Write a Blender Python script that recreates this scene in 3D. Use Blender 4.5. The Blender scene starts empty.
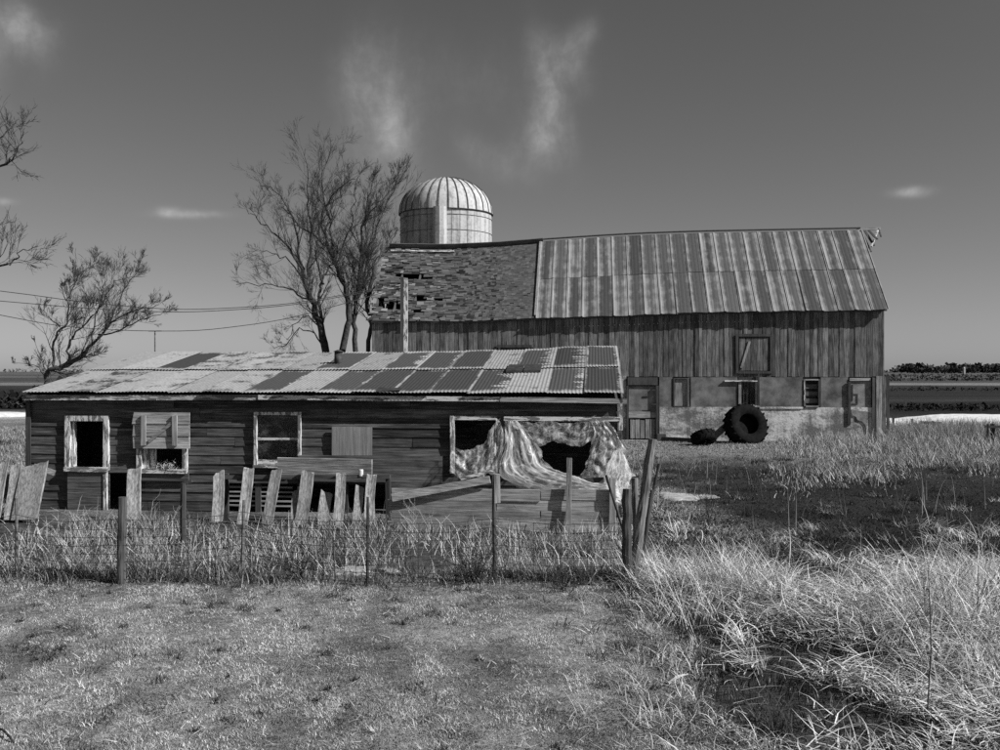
import bpy, math, random
import numpy as np
from mathutils import Vector, Matrix

random.seed(7)
SC = bpy.context.scene
COL = SC.collection
R = math.radians

# ------------------------------------------------------------------ camera
CAM_H = 2.6
HORIZON = 371.0
cam_data = bpy.data.cameras.new('camera')
cam = bpy.data.objects.new('camera', cam_data)
COL.objects.link(cam)
cam.location = (0, 0, CAM_H)
cam.rotation_euler = (R(90), 0, 0)
cam_data.sensor_width = 36.0
cam_data.lens = 36.0
cam_data.shift_y = (HORIZON - 375.0) / 1000.0
cam_data.clip_start = 0.1
cam_data.clip_end = 9000
SC.camera = cam

# ------------------------------------------------------------------ sun + sky
SUN_EL = R(37)
SUN_AZ_FROM_X = R(22)          # sun stands to the right, a little on the camera's side
sun_dir = Vector((math.cos(SUN_AZ_FROM_X) * math.cos(SUN_EL), -math.sin(SUN_AZ_FROM_X) * math.cos(SUN_EL), math.sin(SUN_EL)))
sd = bpy.data.lights.new('sun', 'SUN')
sd.energy = 5.0
sd.angle = R(0.5)
sd.color = (1.0, 1.0, 1.0)     # black-and-white film: no colour cast
sun = bpy.data.objects.new('sun', sd)
sun.rotation_euler = (-sun_dir).to_track_quat('-Z', 'Y').to_euler()
COL.objects.link(sun)

world = bpy.data.worlds.new('World')
SC.world = world
world.use_nodes = True


class NT:
    """small helper around a node tree; every value is grey, so floats are linked straight into colours"""
    def __init__(self, tree):
        self.t = tree
        self.t.nodes.clear()

    def n(self, kind, **kw):
        nd = self.t.nodes.new(kind)
        for k, v in kw.items():
            setattr(nd, k, v)
        return nd

    def put(self, sock, v):
        if isinstance(v, bpy.types.NodeSocket):
            self.t.links.new(v, sock)
        else:
            try:
                sock.default_value = v
            except Exception:
                sock.default_value = (v, v, v, 1) if len(sock.default_value) == 4 else (v, v, v)

    def m(self, op, a, b=0.0, c=None, clamp=False):
        nd = self.n('ShaderNodeMath', operation=op, use_clamp=clamp)
        self.put(nd.inputs[0], a)
        self.put(nd.inputs[1], b)
        if c is not None:
            self.put(nd.inputs[2], c)
        return nd.outputs[0]

    def lerp(self, f, a, b):
        nd = self.n('ShaderNodeMix', data_type='FLOAT', clamp_factor=True)
        self.put(nd.inputs[0], f)
        self.put(nd.inputs[2], a)
        self.put(nd.inputs[3], b)
        return nd.outputs[0]

    def step(self, v, lo, hi):
        nd = self.n('ShaderNodeMapRange', interpolation_type='SMOOTHSTEP')
        self.put(nd.inputs[0], v)
        nd.inputs[1].default_value = lo
        nd.inputs[2].default_value = hi
        nd.inputs[3].default_value = 0
        nd.inputs[4].default_value = 1
        return nd.outputs[0]

    def scale(self, vec, s):
        nd = self.n('ShaderNodeVectorMath', operation='MULTIPLY')
        self.put(nd.inputs[0], vec)
        nd.inputs[1].default_value = s
        return nd.outputs[0]

    def add(self, vec, b):
        nd = self.n('ShaderNodeVectorMath', operation='ADD')
        self.put(nd.inputs[0], vec)
        if isinstance(b, bpy.types.NodeSocket):
            self.t.links.new(b, nd.inputs[1])
        else:
            nd.inputs[1].default_value = b
        return nd.outputs[0]

    def noise(self, vec, scale=1.0, detail=4.0, rough=0.55, dist=0.0):
        nd = self.n('ShaderNodeTexNoise')
        self.put(nd.inputs['Vector'], vec)
        nd.inputs['Scale'].default_value = scale
        nd.inputs['Detail'].default_value = detail
        nd.inputs['Roughness'].default_value = rough
        nd.inputs['Distortion'].default_value = dist
        return nd.outputs[0]

    def sep(self, vec):
        nd = self.n('ShaderNodeSeparateXYZ')
        self.put(nd.inputs[0], vec)
        return nd.outputs

    def comb(self, x, y, z):
        nd = self.n('ShaderNodeCombineXYZ')
        for s, v in zip(nd.inputs, (x, y, z)):
            self.put(s, v)
        return nd.outputs[0]


def build_world():
    g = NT(world.node_tree)
    sky = g.n('ShaderNodeTexSky', sky_type='NISHITA', sun_disc=False)
    sky.sun_elevation = SUN_EL
    sky.sun_rotation = math.atan2(sun_dir.x, sun_dir.y)
    sky.altitude = 200
    sky.air_density = 1.0
    sky.dust_density = 0.6
    sky.ozone_density = 1.0
    sp = g.n('ShaderNodeSeparateColor')
    g.t.links.new(sky.outputs[0], sp.inputs[0])
    # film behind a red filter: the red channel of the daylight sky
    grey = g.m('ADD', g.m('MULTIPLY', sp.outputs[0], 0.85), g.m('MULTIPLY', sp.outputs[1], 0.15))
    grey = g.m('MULTIPLY', grey, SKY_GAIN)
    tc = g.n('ShaderNodeTexCoord').outputs['Generated']
    x, y, z = g.sep(tc)
    az = g.m('ARCTAN2', x, y)
    el = g.m('ARCSINE', z)
    ae = g.comb(az, el, 0.0)
    w1 = g.m('SUBTRACT', g.noise(ae, 9.0, 4.0, 0.6), 0.5)
    w2 = g.m('SUBTRACT', g.noise(g.add(ae, (7.3, 2.1, 0)), 9.0, 4.0, 0.6), 0.5)
    fine = g.noise(g.comb(g.m('ADD', az, g.m('MULTIPLY', w1, 0.06)), g.m('MULTIPLY', el, 0.35), 0.0), 40.0, 5.0, 0.6)
    total = None
    # wispy clouds: azimuth, elevation, half-width, half-height, tilt, strength
    for (a0, e0, sa, se, rot, amp, wob) in (
            (-0.118, 0.250, 0.028, 0.050, 0.15, 0.19, 0.05), (-0.100, 0.222, 0.015, 0.030, -0.2, 0.15, 0.03),
            (-0.140, 0.290, 0.016, 0.035, 0.2, 0.10, 0.05),
            (0.052, 0.270, 0.012, 0.046, -0.25, 0.20, 0.04), (0.036, 0.222, 0.024, 0.020, -0.9, 0.15, 0.05),
            (0.078, 0.318, 0.018, 0.012, -0.9, 0.12, 0.04), (0.064, 0.297, 0.013, 0.024, -0.5, 0.15, 0.04), (0.044, 0.245, 0.014, 0.026, -0.3, 0.15, 0.04), (-0.012, 0.211, 0.034, 0.012, 0.5, 0.08, 0.05),
            (-0.030, 0.285, 0.085, 0.035, 0.0, 0.035, 0.08),
            (-0.300, 0.1490, 0.024, 0.0034, -0.03, 0.26, 0.02), (-0.318, 0.1510, 0.010, 0.004, 0, 0.14, 0.02),
            (0.391, 0.166, 0.013, 0.004, 0.0, 0.34, 0.02),
            (-0.452, 0.295, 0.024, 0.022, 0.3, 0.26, 0.05), (-0.468, 0.262, 0.012, 0.030, -0.2, 0.12, 0.05),
            (-0.462, 0.150, 0.008, 0.003, 0.0, 0.16, 0.02)):
        da = g.m('ADD', g.m('SUBTRACT', az, a0), g.m('MULTIPLY', w1, wob))
        de = g.m('ADD', g.m('SUBTRACT', el, e0), g.m('MULTIPLY', w2, wob * 0.8))
        c, s = math.cos(rot), math.sin(rot)
        p = g.m('MULTIPLY', g.m('SUBTRACT', g.m('MULTIPLY', da, c), g.m('MULTIPLY', de, s)), 1 / sa)
        q = g.m('MULTIPLY', g.m('ADD', g.m('MULTIPLY', da, s), g.m('MULTIPLY', de, c)), 1 / se)
        d2 = g.m('ADD', g.m('MULTIPLY', p, p), g.m('MULTIPLY', q, q))
        bl = g.m('MULTIPLY', g.m('EXPONENT', g.m('MULTIPLY', d2, -0.9)), amp)
        total = bl if total is None else g.m('ADD', total, bl)
    rag = g.noise(g.comb(g.m('ADD', az, g.m('MULTIPLY', w2, 0.05)), g.m('ADD', el, g.m('MULTIPLY', w1, 0.05)), 1.0), 60.0, 6.0, 0.65)
    total = g.m('MULTIPLY', total, g.m('MULTIPLY', g.m('MULTIPLY_ADD', g.step(fine, 0.25, 0.8), 1.0, 0.5), g.m('MULTIPLY_ADD', g.step(rag, 0.25, 0.8), 0.6, 0.65)))
    veil = g.m('MULTIPLY', g.step(g.noise(g.comb(az, g.m('MULTIPLY', el, 2.0), 3.0), 2.2, 5.0, 0.6), 0.5, 0.95), 0.03)
    total = g.m('ADD', total, veil)
    lum = g.m('ADD', grey, g.m('MULTIPLY', total, CLOUD_GAIN))
    bg = g.n('ShaderNodeBackground')
    g.put(bg.inputs[0], lum)
    bg.inputs[1].default_value = SKY_STRENGTH
    out = g.n('ShaderNodeOutputWorld')
    g.t.links.new(bg.outputs[0], out.inputs[0])


SKY_STRENGTH = 0.05
SKY_GAIN = 1.0
CLOUD_GAIN = 9.0
build_world()

SC.view_settings.view_transform = 'Standard'
SC.view_settings.look = 'None'
SC.view_settings.exposure = 0.33
SC.view_settings.gamma = 1.0
SC.view_settings.use_curve_mapping = False
SC.cycles.use_denoising = False
SC.cycles.max_bounces = 8
SC.cycles.transparent_max_bounces = 24

# ------------------------------------------------------------------ helpers
YAW = R(5.4)
CY, SY = math.cos(YAW), math.sin(YAW)


def frame_at(D0):
    """frame of a building whose front passes depth D0 on the optical axis; (pixel, set-back) -> (along, height)"""
    def f(px, py, c=0.0):
        t = (px - 500.0) / 1000.0
        s = (t * (D0 + c * CY) - c * SY) / (CY + t * SY)
        Y = D0 - s * SY + c * CY
        return s, CAM_H - (py - HORIZON) / 1000.0 * Y
    return f


def at(px, py, Y):
    return Vector(((px - 500) / 1000 * Y, Y, CAM_H - (py - HORIZON) / 1000 * Y))


class MB:
    def __init__(self):
        self.v, self.f, self.uv = [], [], {}

    def quad(self, a, b, c, d):
        k = len(self.v)
        self.v += [tuple(a), tuple(b), tuple(c), tuple(d)]
        self.f.append((k, k + 1, k + 2, k + 3))

    def hexa(self, p):
        """eight corners: 0-3 bottom ring, 4-7 top ring"""
        k = len(self.v)
        self.v += [tuple(q) for q in p]
        self.f += [tuple(k + i for i in q) for q in ((3, 2, 1, 0), (4, 5, 6, 7), (0, 1, 5, 4), (1, 2, 6, 5), (2, 3, 7, 6), (3, 0, 4, 7))]

    def box(self, x0, x1, y0, y1, z0, z1, j=0.0):
        u = lambda: random.uniform(-j, j)
        self.hexa([(x0 + u(), y0 + u(), z0 + u()), (x1 + u(), y0 + u(), z0 + u()), (x1 + u(), y1 + u(), z0 + u()), (x0 + u(), y1 + u(), z0 + u()),
                   (x0 + u(), y0 + u(), z1 + u()), (x1 + u(), y0 + u(), z1 + u()), (x1 + u(), y1 + u(), z1 + u()), (x0 + u(), y1 + u(), z1 + u())])

    def bar(self, a, b, w, t, side=None, j=0.0):
        """a board from a to b, w wide along `side`, t thick"""
        a, b = Vector(a), Vector(b)
        d = (b - a).normalized()
        s = Vector(side) if side else (Vector((0, 1, 0)) if abs(d.y) < 0.9 else Vector((1, 0, 0)))
        s = (s - d * s.dot(d)).normalized()
        n = d.cross(s)
        u = lambda: Vector((random.uniform(-j, j), random.uniform(-j, j), random.uniform(-j, j)))
        s, n = s * w / 2, n * t / 2
        self.hexa([a - s - n + u(), a + s - n + u(), a + s + n + u(), a - s + n + u(), b - s - n + u(), b + s - n + u(), b + s + n + u(), b - s + n + u()])

    def tube(self, pts, rad, sides=6, cap=True, wob=0.0):
        pts = [Vector(p) for p in pts]
        k0 = len(self.v)
        prev = None
        for i, p in enumerate(pts):
            d = (pts[min(i + 1, len(pts) - 1)] - pts[max(i - 1, 0)]).normalized()
            if prev is None:
                prev = d.orthogonal().normalized()
            prev = (prev - d * prev.dot(d))
            prev = prev.normalized() if prev.length > 1e-6 else d.orthogonal().normalized()
            w = d.cross(prev)
            r = rad[i] if hasattr(rad, '__len__') else rad
            for q in range(sides):
                an = 2 * math.pi * q / sides
                rr = r * (1 + random.uniform(-wob, wob))
                self.v.append(tuple(p + (prev * math.cos(an) + w * math.sin(an)) * rr))
        for i in range(len(pts) - 1):
            for q in range(sides):
                q2 = (q + 1) % sides
                self.f.append((k0 + i * sides + q, k0 + i * sides + q2, k0 + (i + 1) * sides + q2, k0 + (i + 1) * sides + q))
        if cap and sides > 2:
            self.f.append(tuple(k0 + q for q in reversed(range(sides))))
            self.f.append(tuple(k0 + (len(pts) - 1) * sides + q for q in range(sides)))

    def build(self, name, mat, parent=None, smooth=False, uvs=None):
        me = bpy.data.meshes.new(name)
        me.from_pydata(self.v, [], self.f)
        if uvs is not None:
            uvl = me.uv_layers.new(name='UVMap')
            idx = np.empty(len(me.loops), dtype=np.int32)
            me.loops.foreach_get('vertex_index', idx)
            uvl.data.foreach_set('uv', np.asarray(uvs, dtype=np.float32)[idx].ravel())
        if smooth:
            me.polygons.foreach_set('use_smooth', np.ones(len(me.polygons), dtype=bool))
        me.materials.append(mat)
        me.update()
        o = bpy.data.objects.new(name, me)
        COL.objects.link(o)
        if parent is not None:
            o.parent = parent
        return o


def ring(m, X0, X1, Z0, Z1, x0, x1, z0, z1, y0, y1):
    """one closed frame round an opening"""
    k = len(m.v)
    u = lambda: random.uniform(-.004, .004)
    for y in (y0, y1):
        m.v += [(X0 + u(), y, Z0), (X1 + u(), y, Z0), (X1 + u(), y, Z1 + u()), (X0 + u(), y, Z1 + u()), (x0, y, z0), (x1, y, z0), (x1, y, z1), (x0, y, z1)]
    for i in range(4):
        n = (i + 1) % 4
        m.f += [(k + i, k + n, k + 4 + n, k + 4 + i), (k + 8 + n, k + 8 + i, k + 12 + i, k + 12 + n), (k + n, k + i, k + 8 + i, k + 8 + n), (k + 4 + i, k + 4 + n, k + 12 + n, k + 12 + i)]


def thing(name, label, cat, loc=(0, 0, 0), rz=0.0, group=None):
    o = bpy.data.objects.new(name, None)
    o.empty_display_size = 0.2
    COL.objects.link(o)
    o.location = loc
    o.rotation_euler = (0, 0, rz)
    return tag(o, label, cat, group)


def tag(o, label=None, cat=None, group=None, kind=None):
    if label: o['label'] = label
    if cat: o['category'] = cat
    if group: o['group'] = group
    if kind: o['kind'] = kind
    return o


def P(name, mat, parent, *boxes, j=0.0):
    b = MB()
    for q in boxes:
        b.box(*q, j=j)
    return b.build(name, mat, parent)


# ---- vectorised noise for scattering and ground tone
def _hash(ix, iy, seed):
    h = (ix.astype(np.int64) * 374761393 + iy.astype(np.int64) * 668265263 + seed * 974711) & 0x7fffffff
    h = ((h ^ (h >> 13)) * 1274126177) & 0x7fffffff
    return ((h ^ (h >> 16)) & 0xffff) / 65535.0


def vnoise(x, y, seed=0):
    x, y = np.asarray(x, float), np.asarray(y, float)
    ix, iy = np.floor(x), np.floor(y)
    fx, fy = x - ix, y - iy
    fx, fy = fx * fx * (3 - 2 * fx), fy * fy * (3 - 2 * fy)
    a, b = _hash(ix, iy, seed), _hash(ix + 1, iy, seed)
    c, d = _hash(ix, iy + 1, seed), _hash(ix + 1, iy + 1, seed)
    return (a * (1 - fx) + b * fx) * (1 - fy) + (c * (1 - fx) + d * fx) * fy


def fbm(x, y, seed=0, octv=4):
    t, a, s = 0, 0.5, 0
    for k in range(octv):
        t = t + a * vnoise(np.asarray(x) * 2 ** k, np.asarray(y) * 2 ** k, seed + k * 17)
        s += a
        a *= 0.55
    return t / s


def sstep(v, lo, hi):
    t = np.clip((v - lo) / (hi - lo), 0, 1)
    return t * t * (3 - 2 * t)


# ------------------------------------------------------------------ materials
def new_mat(name):
    m = bpy.data.materials.new(name)
    m.use_nodes = True
    return m, NT(m.node_tree)


def finish(g, m, col, rough=0.85, bump=None, bstr=0.4, bdist=0.01, spec=0.25):
    b = g.n('ShaderNodeBsdfPrincipled')
    g.put(b.inputs['Base Color'], col)
    g.put(b.inputs['Roughness'], rough)
    b.inputs['Specular IOR Level'].default_value = spec
    if bump is not None:
        bp = g.n('ShaderNodeBump')
        bp.inputs['Strength'].default_value = bstr
        bp.inputs['Distance'].default_value = bdist
        g.put(bp.inputs['Height'], bump)
        g.t.links.new(bp.outputs[0], b.inputs['Normal'])
    o = g.n('ShaderNodeOutputMaterial')
    g.t.links.new(b.outputs[0], o.inputs[0])
    return m


def obj_coords(g, spread=37.0):
    tc = g.n('ShaderNodeTexCoord').outputs['Object']
    rnd = g.n('ShaderNodeObjectInfo').outputs['Random']
    off = g.comb(g.m('MULTIPLY', rnd, spread), g.m('MULTIPLY', rnd, spread * 1.7), g.m('MULTIPLY', rnd, spread * 0.6))
    return g.add(tc, off), tc, rnd


def wood(name, lo, hi, axis, var=0.5, streak=1.0, pale=0.0, contrast=(0.3, 0.72)):
    """weathered timber, grain along axis"""
    m, g = new_mat(name)
    v, tc, rnd = obj_coords(g)
    k = {'X': (1.2, 22, 22), 'Y': (22, 1.2, 22), 'Z': (22, 22, 1.2)}[axis]
    grain = g.noise(g.scale(v, k), 1.6 * streak, 6.0, 0.65, 0.3)
    blot = g.noise(v, 2.2, 4.0, 0.6)
    f = g.step(g.m('ADD', g.m('MULTIPLY', grain, 0.7), g.m('MULTIPLY', blot, 0.3)), *contrast)
    base = g.lerp(f, lo, hi)
    base = g.m('MULTIPLY', base, g.m('MULTIPLY_ADD', rnd, var, 1 - var / 2))
    if pale:
        base = g.lerp(g.m('MULTIPLY', g.step(g.noise(g.scale(v, tuple(q * 0.4 for q in k)), 1.0, 5.0, 0.7), 0.56, 0.66), pale), base, hi * 1.9)
    return finish(g, m, base, 0.9, grain, 0.55, 0.012, 0.15)


def peel_paint(name, white, bare, axis, amount):
    m, g = new_mat(name)
    v, tc, rnd = obj_coords(g)
    k = {'X': (1.5, 9, 9), 'Y': (9, 1.5, 9), 'Z': (9, 9, 1.5)}[axis]
    n1 = g.noise(g.scale(v, k), 2.0, 6.0, 0.7, 0.4)
    grain = g.noise(g.scale(v, tuple(q * 3 for q in k)), 1.5, 5.0, 0.6)
    f = g.step(g.m('ADD', n1, g.m('MULTIPLY', g.m('SUBTRACT', grain, 0.5), 0.35)), amount - 0.03, amount + 0.03)
    col = g.lerp(f, g.m('MULTIPLY_ADD', grain, white * 0.5, white * 0.72), g.m('MULTIPLY_ADD', grain, bare, bare * 0.5))
    return finish(g, m, col, 0.8, g.m('ADD', g.m('MULTIPLY', f, -0.6), grain), 0.5, 0.006, 0.2)


def rust_sheet(name, kind):
    """galvanised sheet, rusted in the middle and bright along laps; UV runs 0..1 over each sheet, object colour sets how far it rusted"""
    m, g = new_mat(name)
    uv = g.n('ShaderNodeUVMap').outputs[0]
    oi = g.n('ShaderNodeObjectInfo')
    rnd = oi.outputs['Random']
    cr = g.n('ShaderNodeSeparateColor')
    g.t.links.new(oi.outputs['Color'], cr.inputs[0])
    u, v, _ = g.sep(uv)
    off = g.comb(g.m('MULTIPLY', rnd, 31.0), g.m('MULTIPLY', rnd, 57.0), 0.0)
    p = g.add(uv, off)
    fine = g.noise(g.scale(p, (14, 18, 1)), 1.0, 6.0, 0.7)
    if kind == 'shed':
        fing = g.noise(g.scale(p, (0.5, 20, 1)), 1.0, 2.0, 0.5)           # rust fingers creeping sideways
        wob = g.noise(g.scale(p, (3, 3, 1)), 1.0, 5.0, 0.6)
        wv = g.m('ADD', g.m('MULTIPLY', g.m('SUBTRACT', wob, 0.5), 0.26), g.m('MULTIPLY', g.m('SUBTRACT', fine, 0.5), 0.10))
        jag = g.m('MULTIPLY', g.m('SUBTRACT', fing, 0.42), g.m('MULTIPLY', cr.outputs[1], 2.2))
        right = g.step(g.m('SUBTRACT', g.m('SUBTRACT', 1.0, u), g.m('ADD', g.m('ADD', wv, 0.07), g.m('MAXIMUM', jag, 0.0))), -0.04, 0.04)
        left = g.step(g.m('ADD', u, wv), 0.0, 0.06)
        top = g.step(g.m('ADD', g.m('SUBTRACT', 1.0, v), wv), 0.03, 0.11)
        bot = g.step(g.m('ADD', v, wv), 0.03, 0.12)
        inside = g.m('MULTIPLY', g.m('MULTIPLY', right, left), g.m('MULTIPLY', top, bot))
        full = g.step(cr.outputs[0], 0.45, 0.55)
        spots = g.step(g.m('ADD', g.noise(g.scale(p, (1.6, 5, 1)), 1.0, 6.0, 0.68), g.m('MULTIPLY', cr.outputs[0], 0.25)), 0.55, 0.72)
        mask = g.m('MAXIMUM', g.m('MULTIPLY', inside, full), g.m('MULTIPLY', spots, g.m('SUBTRACT', 1.0, full)))
        lightv = g.m('MULTIPLY', g.m('MULTIPLY_ADD', fine, 0.36, 0.13), g.m('MULTIPLY_ADD', rnd, 0.34, 0.78))
        dark = g.m('MULTIPLY_ADD', fine, 0.05, 0.022)
        dark = g.m('MULTIPLY', dark, g.m('MULTIPLY_ADD', rnd, 0.6, 0.7))
        col = g.lerp(mask, lightv, dark)
        rough = g.lerp(mask, 0.6, 0.9)
    else:
        edge = g.m('MINIMUM', u, g.m('SUBTRACT', 1.0, u))
        n1 = g.noise(g.scale(p, (3.0, 6, 1)), 1.0, 5.0, 0.65)
        n2 = g.noise(g.scale(p, (1.5, 2.5, 1)), 1.0, 3.0, 0.5)
        n3 = g.noise(g.scale(p, (9, 1.2, 1)), 1.0, 4.0, 0.6)
        rows = g.m('SINE', g.m('MULTIPLY', v, 26.0))
        e2 = g.m('ADD', g.m('ADD', edge, g.m('MULTIPLY', g.m('SUBTRACT', n1, 0.5), 0.6)), g.m('MULTIPLY', rows, g.m('MULTIPLY', rnd, -0.05)))
        e2 = g.m('ADD', e2, g.m('MULTIPLY', g.m('SUBTRACT', n2, 0.5), 0.35))
        e2 = g.m('ADD', e2, g.m('MULTIPLY', g.m('SUBTRACT', g.m('FRACT', g.m('MULTIPLY', rnd, 7.31)), 0.5), 0.30))
        e2 = g.m('ADD', e2, g.m('MULTIPLY', g.m('SUBTRACT', g.noise(g.scale(p, (5, 0.7, 1)), 1.0, 5.0, 0.7), 0.5), 0.5))
        mask = g.step(e2, -0.03, 0.40)
        lightv = g.m('MULTIPLY_ADD', n3, 0.32, 0.09)
        dark = g.m('MULTIPLY', g.m('MULTIPLY_ADD', fine, 0.07, 0.03), g.m('MULTIPLY_ADD', rnd, 0.7, 0.65))
        col = g.lerp(mask, lightv, dark)
        rough = 0.75
    return finish(g, m, col, rough, fine, 0.25, 0.004, 0.3)


def plain(name, lo, hi, scale=6.0, rough=0.9, bump=0.4, bdist=0.01, contrast=(0.3, 0.7), detail=6.0, spec=0.25):
    m, g = new_mat(name)
    v, tc, rnd = obj_coords(g)
    n1 = g.noise(v, scale, detail, 0.62)
    return finish(g, m, g.lerp(g.step(n1, *contrast), lo, hi), rough, n1, bump, bdist, spec)


def concrete_mat():
    m, g = new_mat('stained_concrete')
    v, tc, rnd = obj_coords(g)
    big = g.noise(g.scale(v, (0.6, 1, 1.3)), 1.0, 5.0, 0.65, 0.3)
    fine = g.noise(v, 14.0, 6.0, 0.65)
    drip = g.noise(g.scale(v, (5, 5, 0.5)), 1.0, 5.0, 0.6)
    f = g.step(g.m('ADD', g.m('MULTIPLY', big, 0.6), g.m('ADD', g.m('MULTIPLY', fine, 0.2), g.m('MULTIPLY', drip, 0.2))), 0.42, 0.58)
    f = g.m('MULTIPLY', f, g.m('SUBTRACT', 1.0, g.m('MULTIPLY', g.step(g.noise(g.scale(v, (1.5, 1, 3.0)), 1.3, 6.0, 0.7, 0.8), 0.55, 0.62), 0.7)))
    return finish(g, m, g.lerp(f, 0.15, 0.66), 0.95, fine, 0.6, 0.02, 0.15)


def silo_mat(name, lo, hi, seams):
    m, g = new_mat(name)
    v, tc, rnd = obj_coords(g)
    drip = g.noise(g.scale(tc, (4, 4, 0.35)), 1.0, 5.0, 0.6)
    fine = g.noise(tc, 9.0, 5.0, 0.6)
    f = g.step(g.m('ADD', g.m('MULTIPLY', drip, 0.65), g.m('MULTIPLY', fine, 0.35)), 0.34, 0.58)
    return finish(g, m, g.lerp(f, lo, hi), 0.7, fine, 0.3, 0.01, 0.3)


def tone_mat(name, attr='tone', rough=0.9, spec=0.1, translucent=0.0):
    """albedo carried per blade or per place by a mesh attribute"""
    m, g = new_mat(name)
    a = g.n('ShaderNodeAttribute', attribute_name=attr).outputs['Fac']
    b = g.n('ShaderNodeBsdfPrincipled')
    g.put(b.inputs['Base Color'], a)
    b.inputs['Roughness'].default_value = rough
    b.inputs['Specular IOR Level'].default_value = spec
    o = g.n('ShaderNodeOutputMaterial')
    if translucent:
        t = g.n('ShaderNodeBsdfTranslucent')
        g.put(t.inputs[0], a)
        mx = g.n('ShaderNodeMixShader')
        mx.inputs[0].default_value = translucent
        g.t.links.new(b.outputs[0], mx.inputs[1])
        g.t.links.new(t.outputs[0], mx.inputs[2])
        g.t.links.new(mx.outputs[0], o.inputs[0])
    else:
        g.t.links.new(b.outputs[0], o.inputs[0])
    return m


def ground_mat():
    m, g = new_mat('ground_soil')
    a = g.n('ShaderNodeAttribute', attribute_name='tone').outputs['Fac']
    tc = g.n('ShaderNodeTexCoord').outputs['Object']
    n1 = g.noise(tc, 9.0, 8.0, 0.7)
    n2 = g.noise(tc, 70.0, 6.0, 0.8)
    n3 = g.noise(g.scale(tc, (0.02, 0.12, 1)), 1.0, 7.0, 0.65)
    f = g.m('ADD', g.m('MULTIPLY', n1, 0.9), g.m('MULTIPLY', n2, 0.9))
    f = g.m('MULTIPLY', g.m('MAXIMUM', g.m('SUBTRACT', f, 0.62), 0.05), 3.6)
    f = g.m('MULTIPLY', f, g.m('MAXIMUM', g.m('MULTIPLY_ADD', n3, 2.6, -0.3), 0.15))
    return finish(g, m, g.m('MULTIPLY', a, f), 0.95, g.m('ADD', n1, n2), 0.8, 0.03, 0.1)


def plastic_mat():
    m, g = new_mat('torn_plastic_film')
    uv = g.n('ShaderNodeUVMap').outputs[0]
    warp = g.n('ShaderNodeTexNoise')
    g.put(warp.inputs['Vector'], uv)
    warp.inputs['Scale'].default_value = 2.4
    warp.inputs['Detail'].default_value = 3.0
    wv = g.n('ShaderNodeVectorMath', operation='MULTIPLY_ADD')
    g.t.links.new(warp.outputs[1], wv.inputs[0])
    wv.inputs[1].default_value = (0.22, 0.22, 0.0)
    g.put(wv.inputs[2], uv)
    uw = wv.outputs[0]
    big = g.noise(g.scale(uw, (1.3, 0.8, 1)), 2.0, 3.0, 0.5, 0.2)
    ridges = None
    for (kx, ky, sc, sharp, amp) in ((1.5, 0.4, 2.0, 26.0, 0.60), (2.6, 0.7, 2.0, 24.0, 0.42), (1.3, 1.5, 2.0, 34.0, 0.42), (4.5, 1.0, 2.0, 22.0, 0.20)):
        b = g.noise(g.add(g.scale(uw, (kx, ky, 1)), (sc * 3, kx, 0)), sc, 2.0, 0.45, 0.4)
        r = g.m('MULTIPLY', g.m('SUBTRACT', 1.0, g.m('MULTIPLY', g.m('ABSOLUTE', g.m('SUBTRACT', b, 0.5)), sharp), clamp=True), amp)
        ridges = r if ridges is None else g.m('ADD', ridges, r)
    streak = g.noise(g.scale(uw, (11.0, 0.9, 1)), 1.0, 5.0, 0.6, 0.15)
    soft = g.step(big, 0.36, 0.66)
    op = g.m('MULTIPLY', g.step(streak, 0.40, 0.74), g.m('MULTIPLY_ADD', soft, 0.34, 0.08))
    op = g.m('ADD', op, g.m('MULTIPLY', ridges, g.m('MULTIPLY_ADD', soft, 0.55, 0.30)))
    for (sc, sharp, amp) in ((5.0, 30.0, 0.30), (9.0, 24.0, 0.22)):         # crossing creases
        cn = g.noise(g.add(uw, (sc, 3.0, 0.0)), sc, 1.0, 0.4, 0.3)
        op = g.m('ADD', op, g.m('MULTIPLY', g.m('SUBTRACT', 1.0, g.m('MULTIPLY', g.m('ABSOLUTE', g.m('SUBTRACT', cn, 0.5)), sharp), clamp=True), amp))
    op = g.m('MINIMUM', g.m('ADD', op, 0.12), 0.9)
    d = g.n('ShaderNodeBsdfDiffuse'); d.inputs[0].default_value = (0.86, 0.86, 0.86, 1)
    t = g.n('ShaderNodeBsdfTranslucent'); t.inputs[0].default_value = (0.8, 0.8, 0.8, 1)
    gl = g.n('ShaderNodeBsdfGlossy'); gl.inputs[0].default_value = (0.9, 0.9, 0.9, 1); gl.inputs[1].default_value = 0.4
    tr = g.n('ShaderNodeBsdfTransparent')
    m1 = g.n('ShaderNodeMixShader'); m1.inputs[0].default_value = 0.35
    g.t.links.new(d.outputs[0], m1.inputs[1]); g.t.links.new(t.outputs[0], m1.inputs[2])
    m2 = g.n('ShaderNodeMixShader'); m2.inputs[0].default_value = 0.06
    g.t.links.new(m1.outputs[0], m2.inputs[1]); g.t.links.new(gl.outputs[0], m2.inputs[2])
    m3 = g.n('ShaderNodeMixShader')
    g.put(m3.inputs[0], op)
    g.t.links.new(tr.outputs[0], m3.inputs[1]); g.t.links.new(m2.outputs[0], m3.inputs[2])
    o = g.n('ShaderNodeOutputMaterial')
    g.t.links.new(m3.outputs[0], o.inputs[0])
    return m


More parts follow.
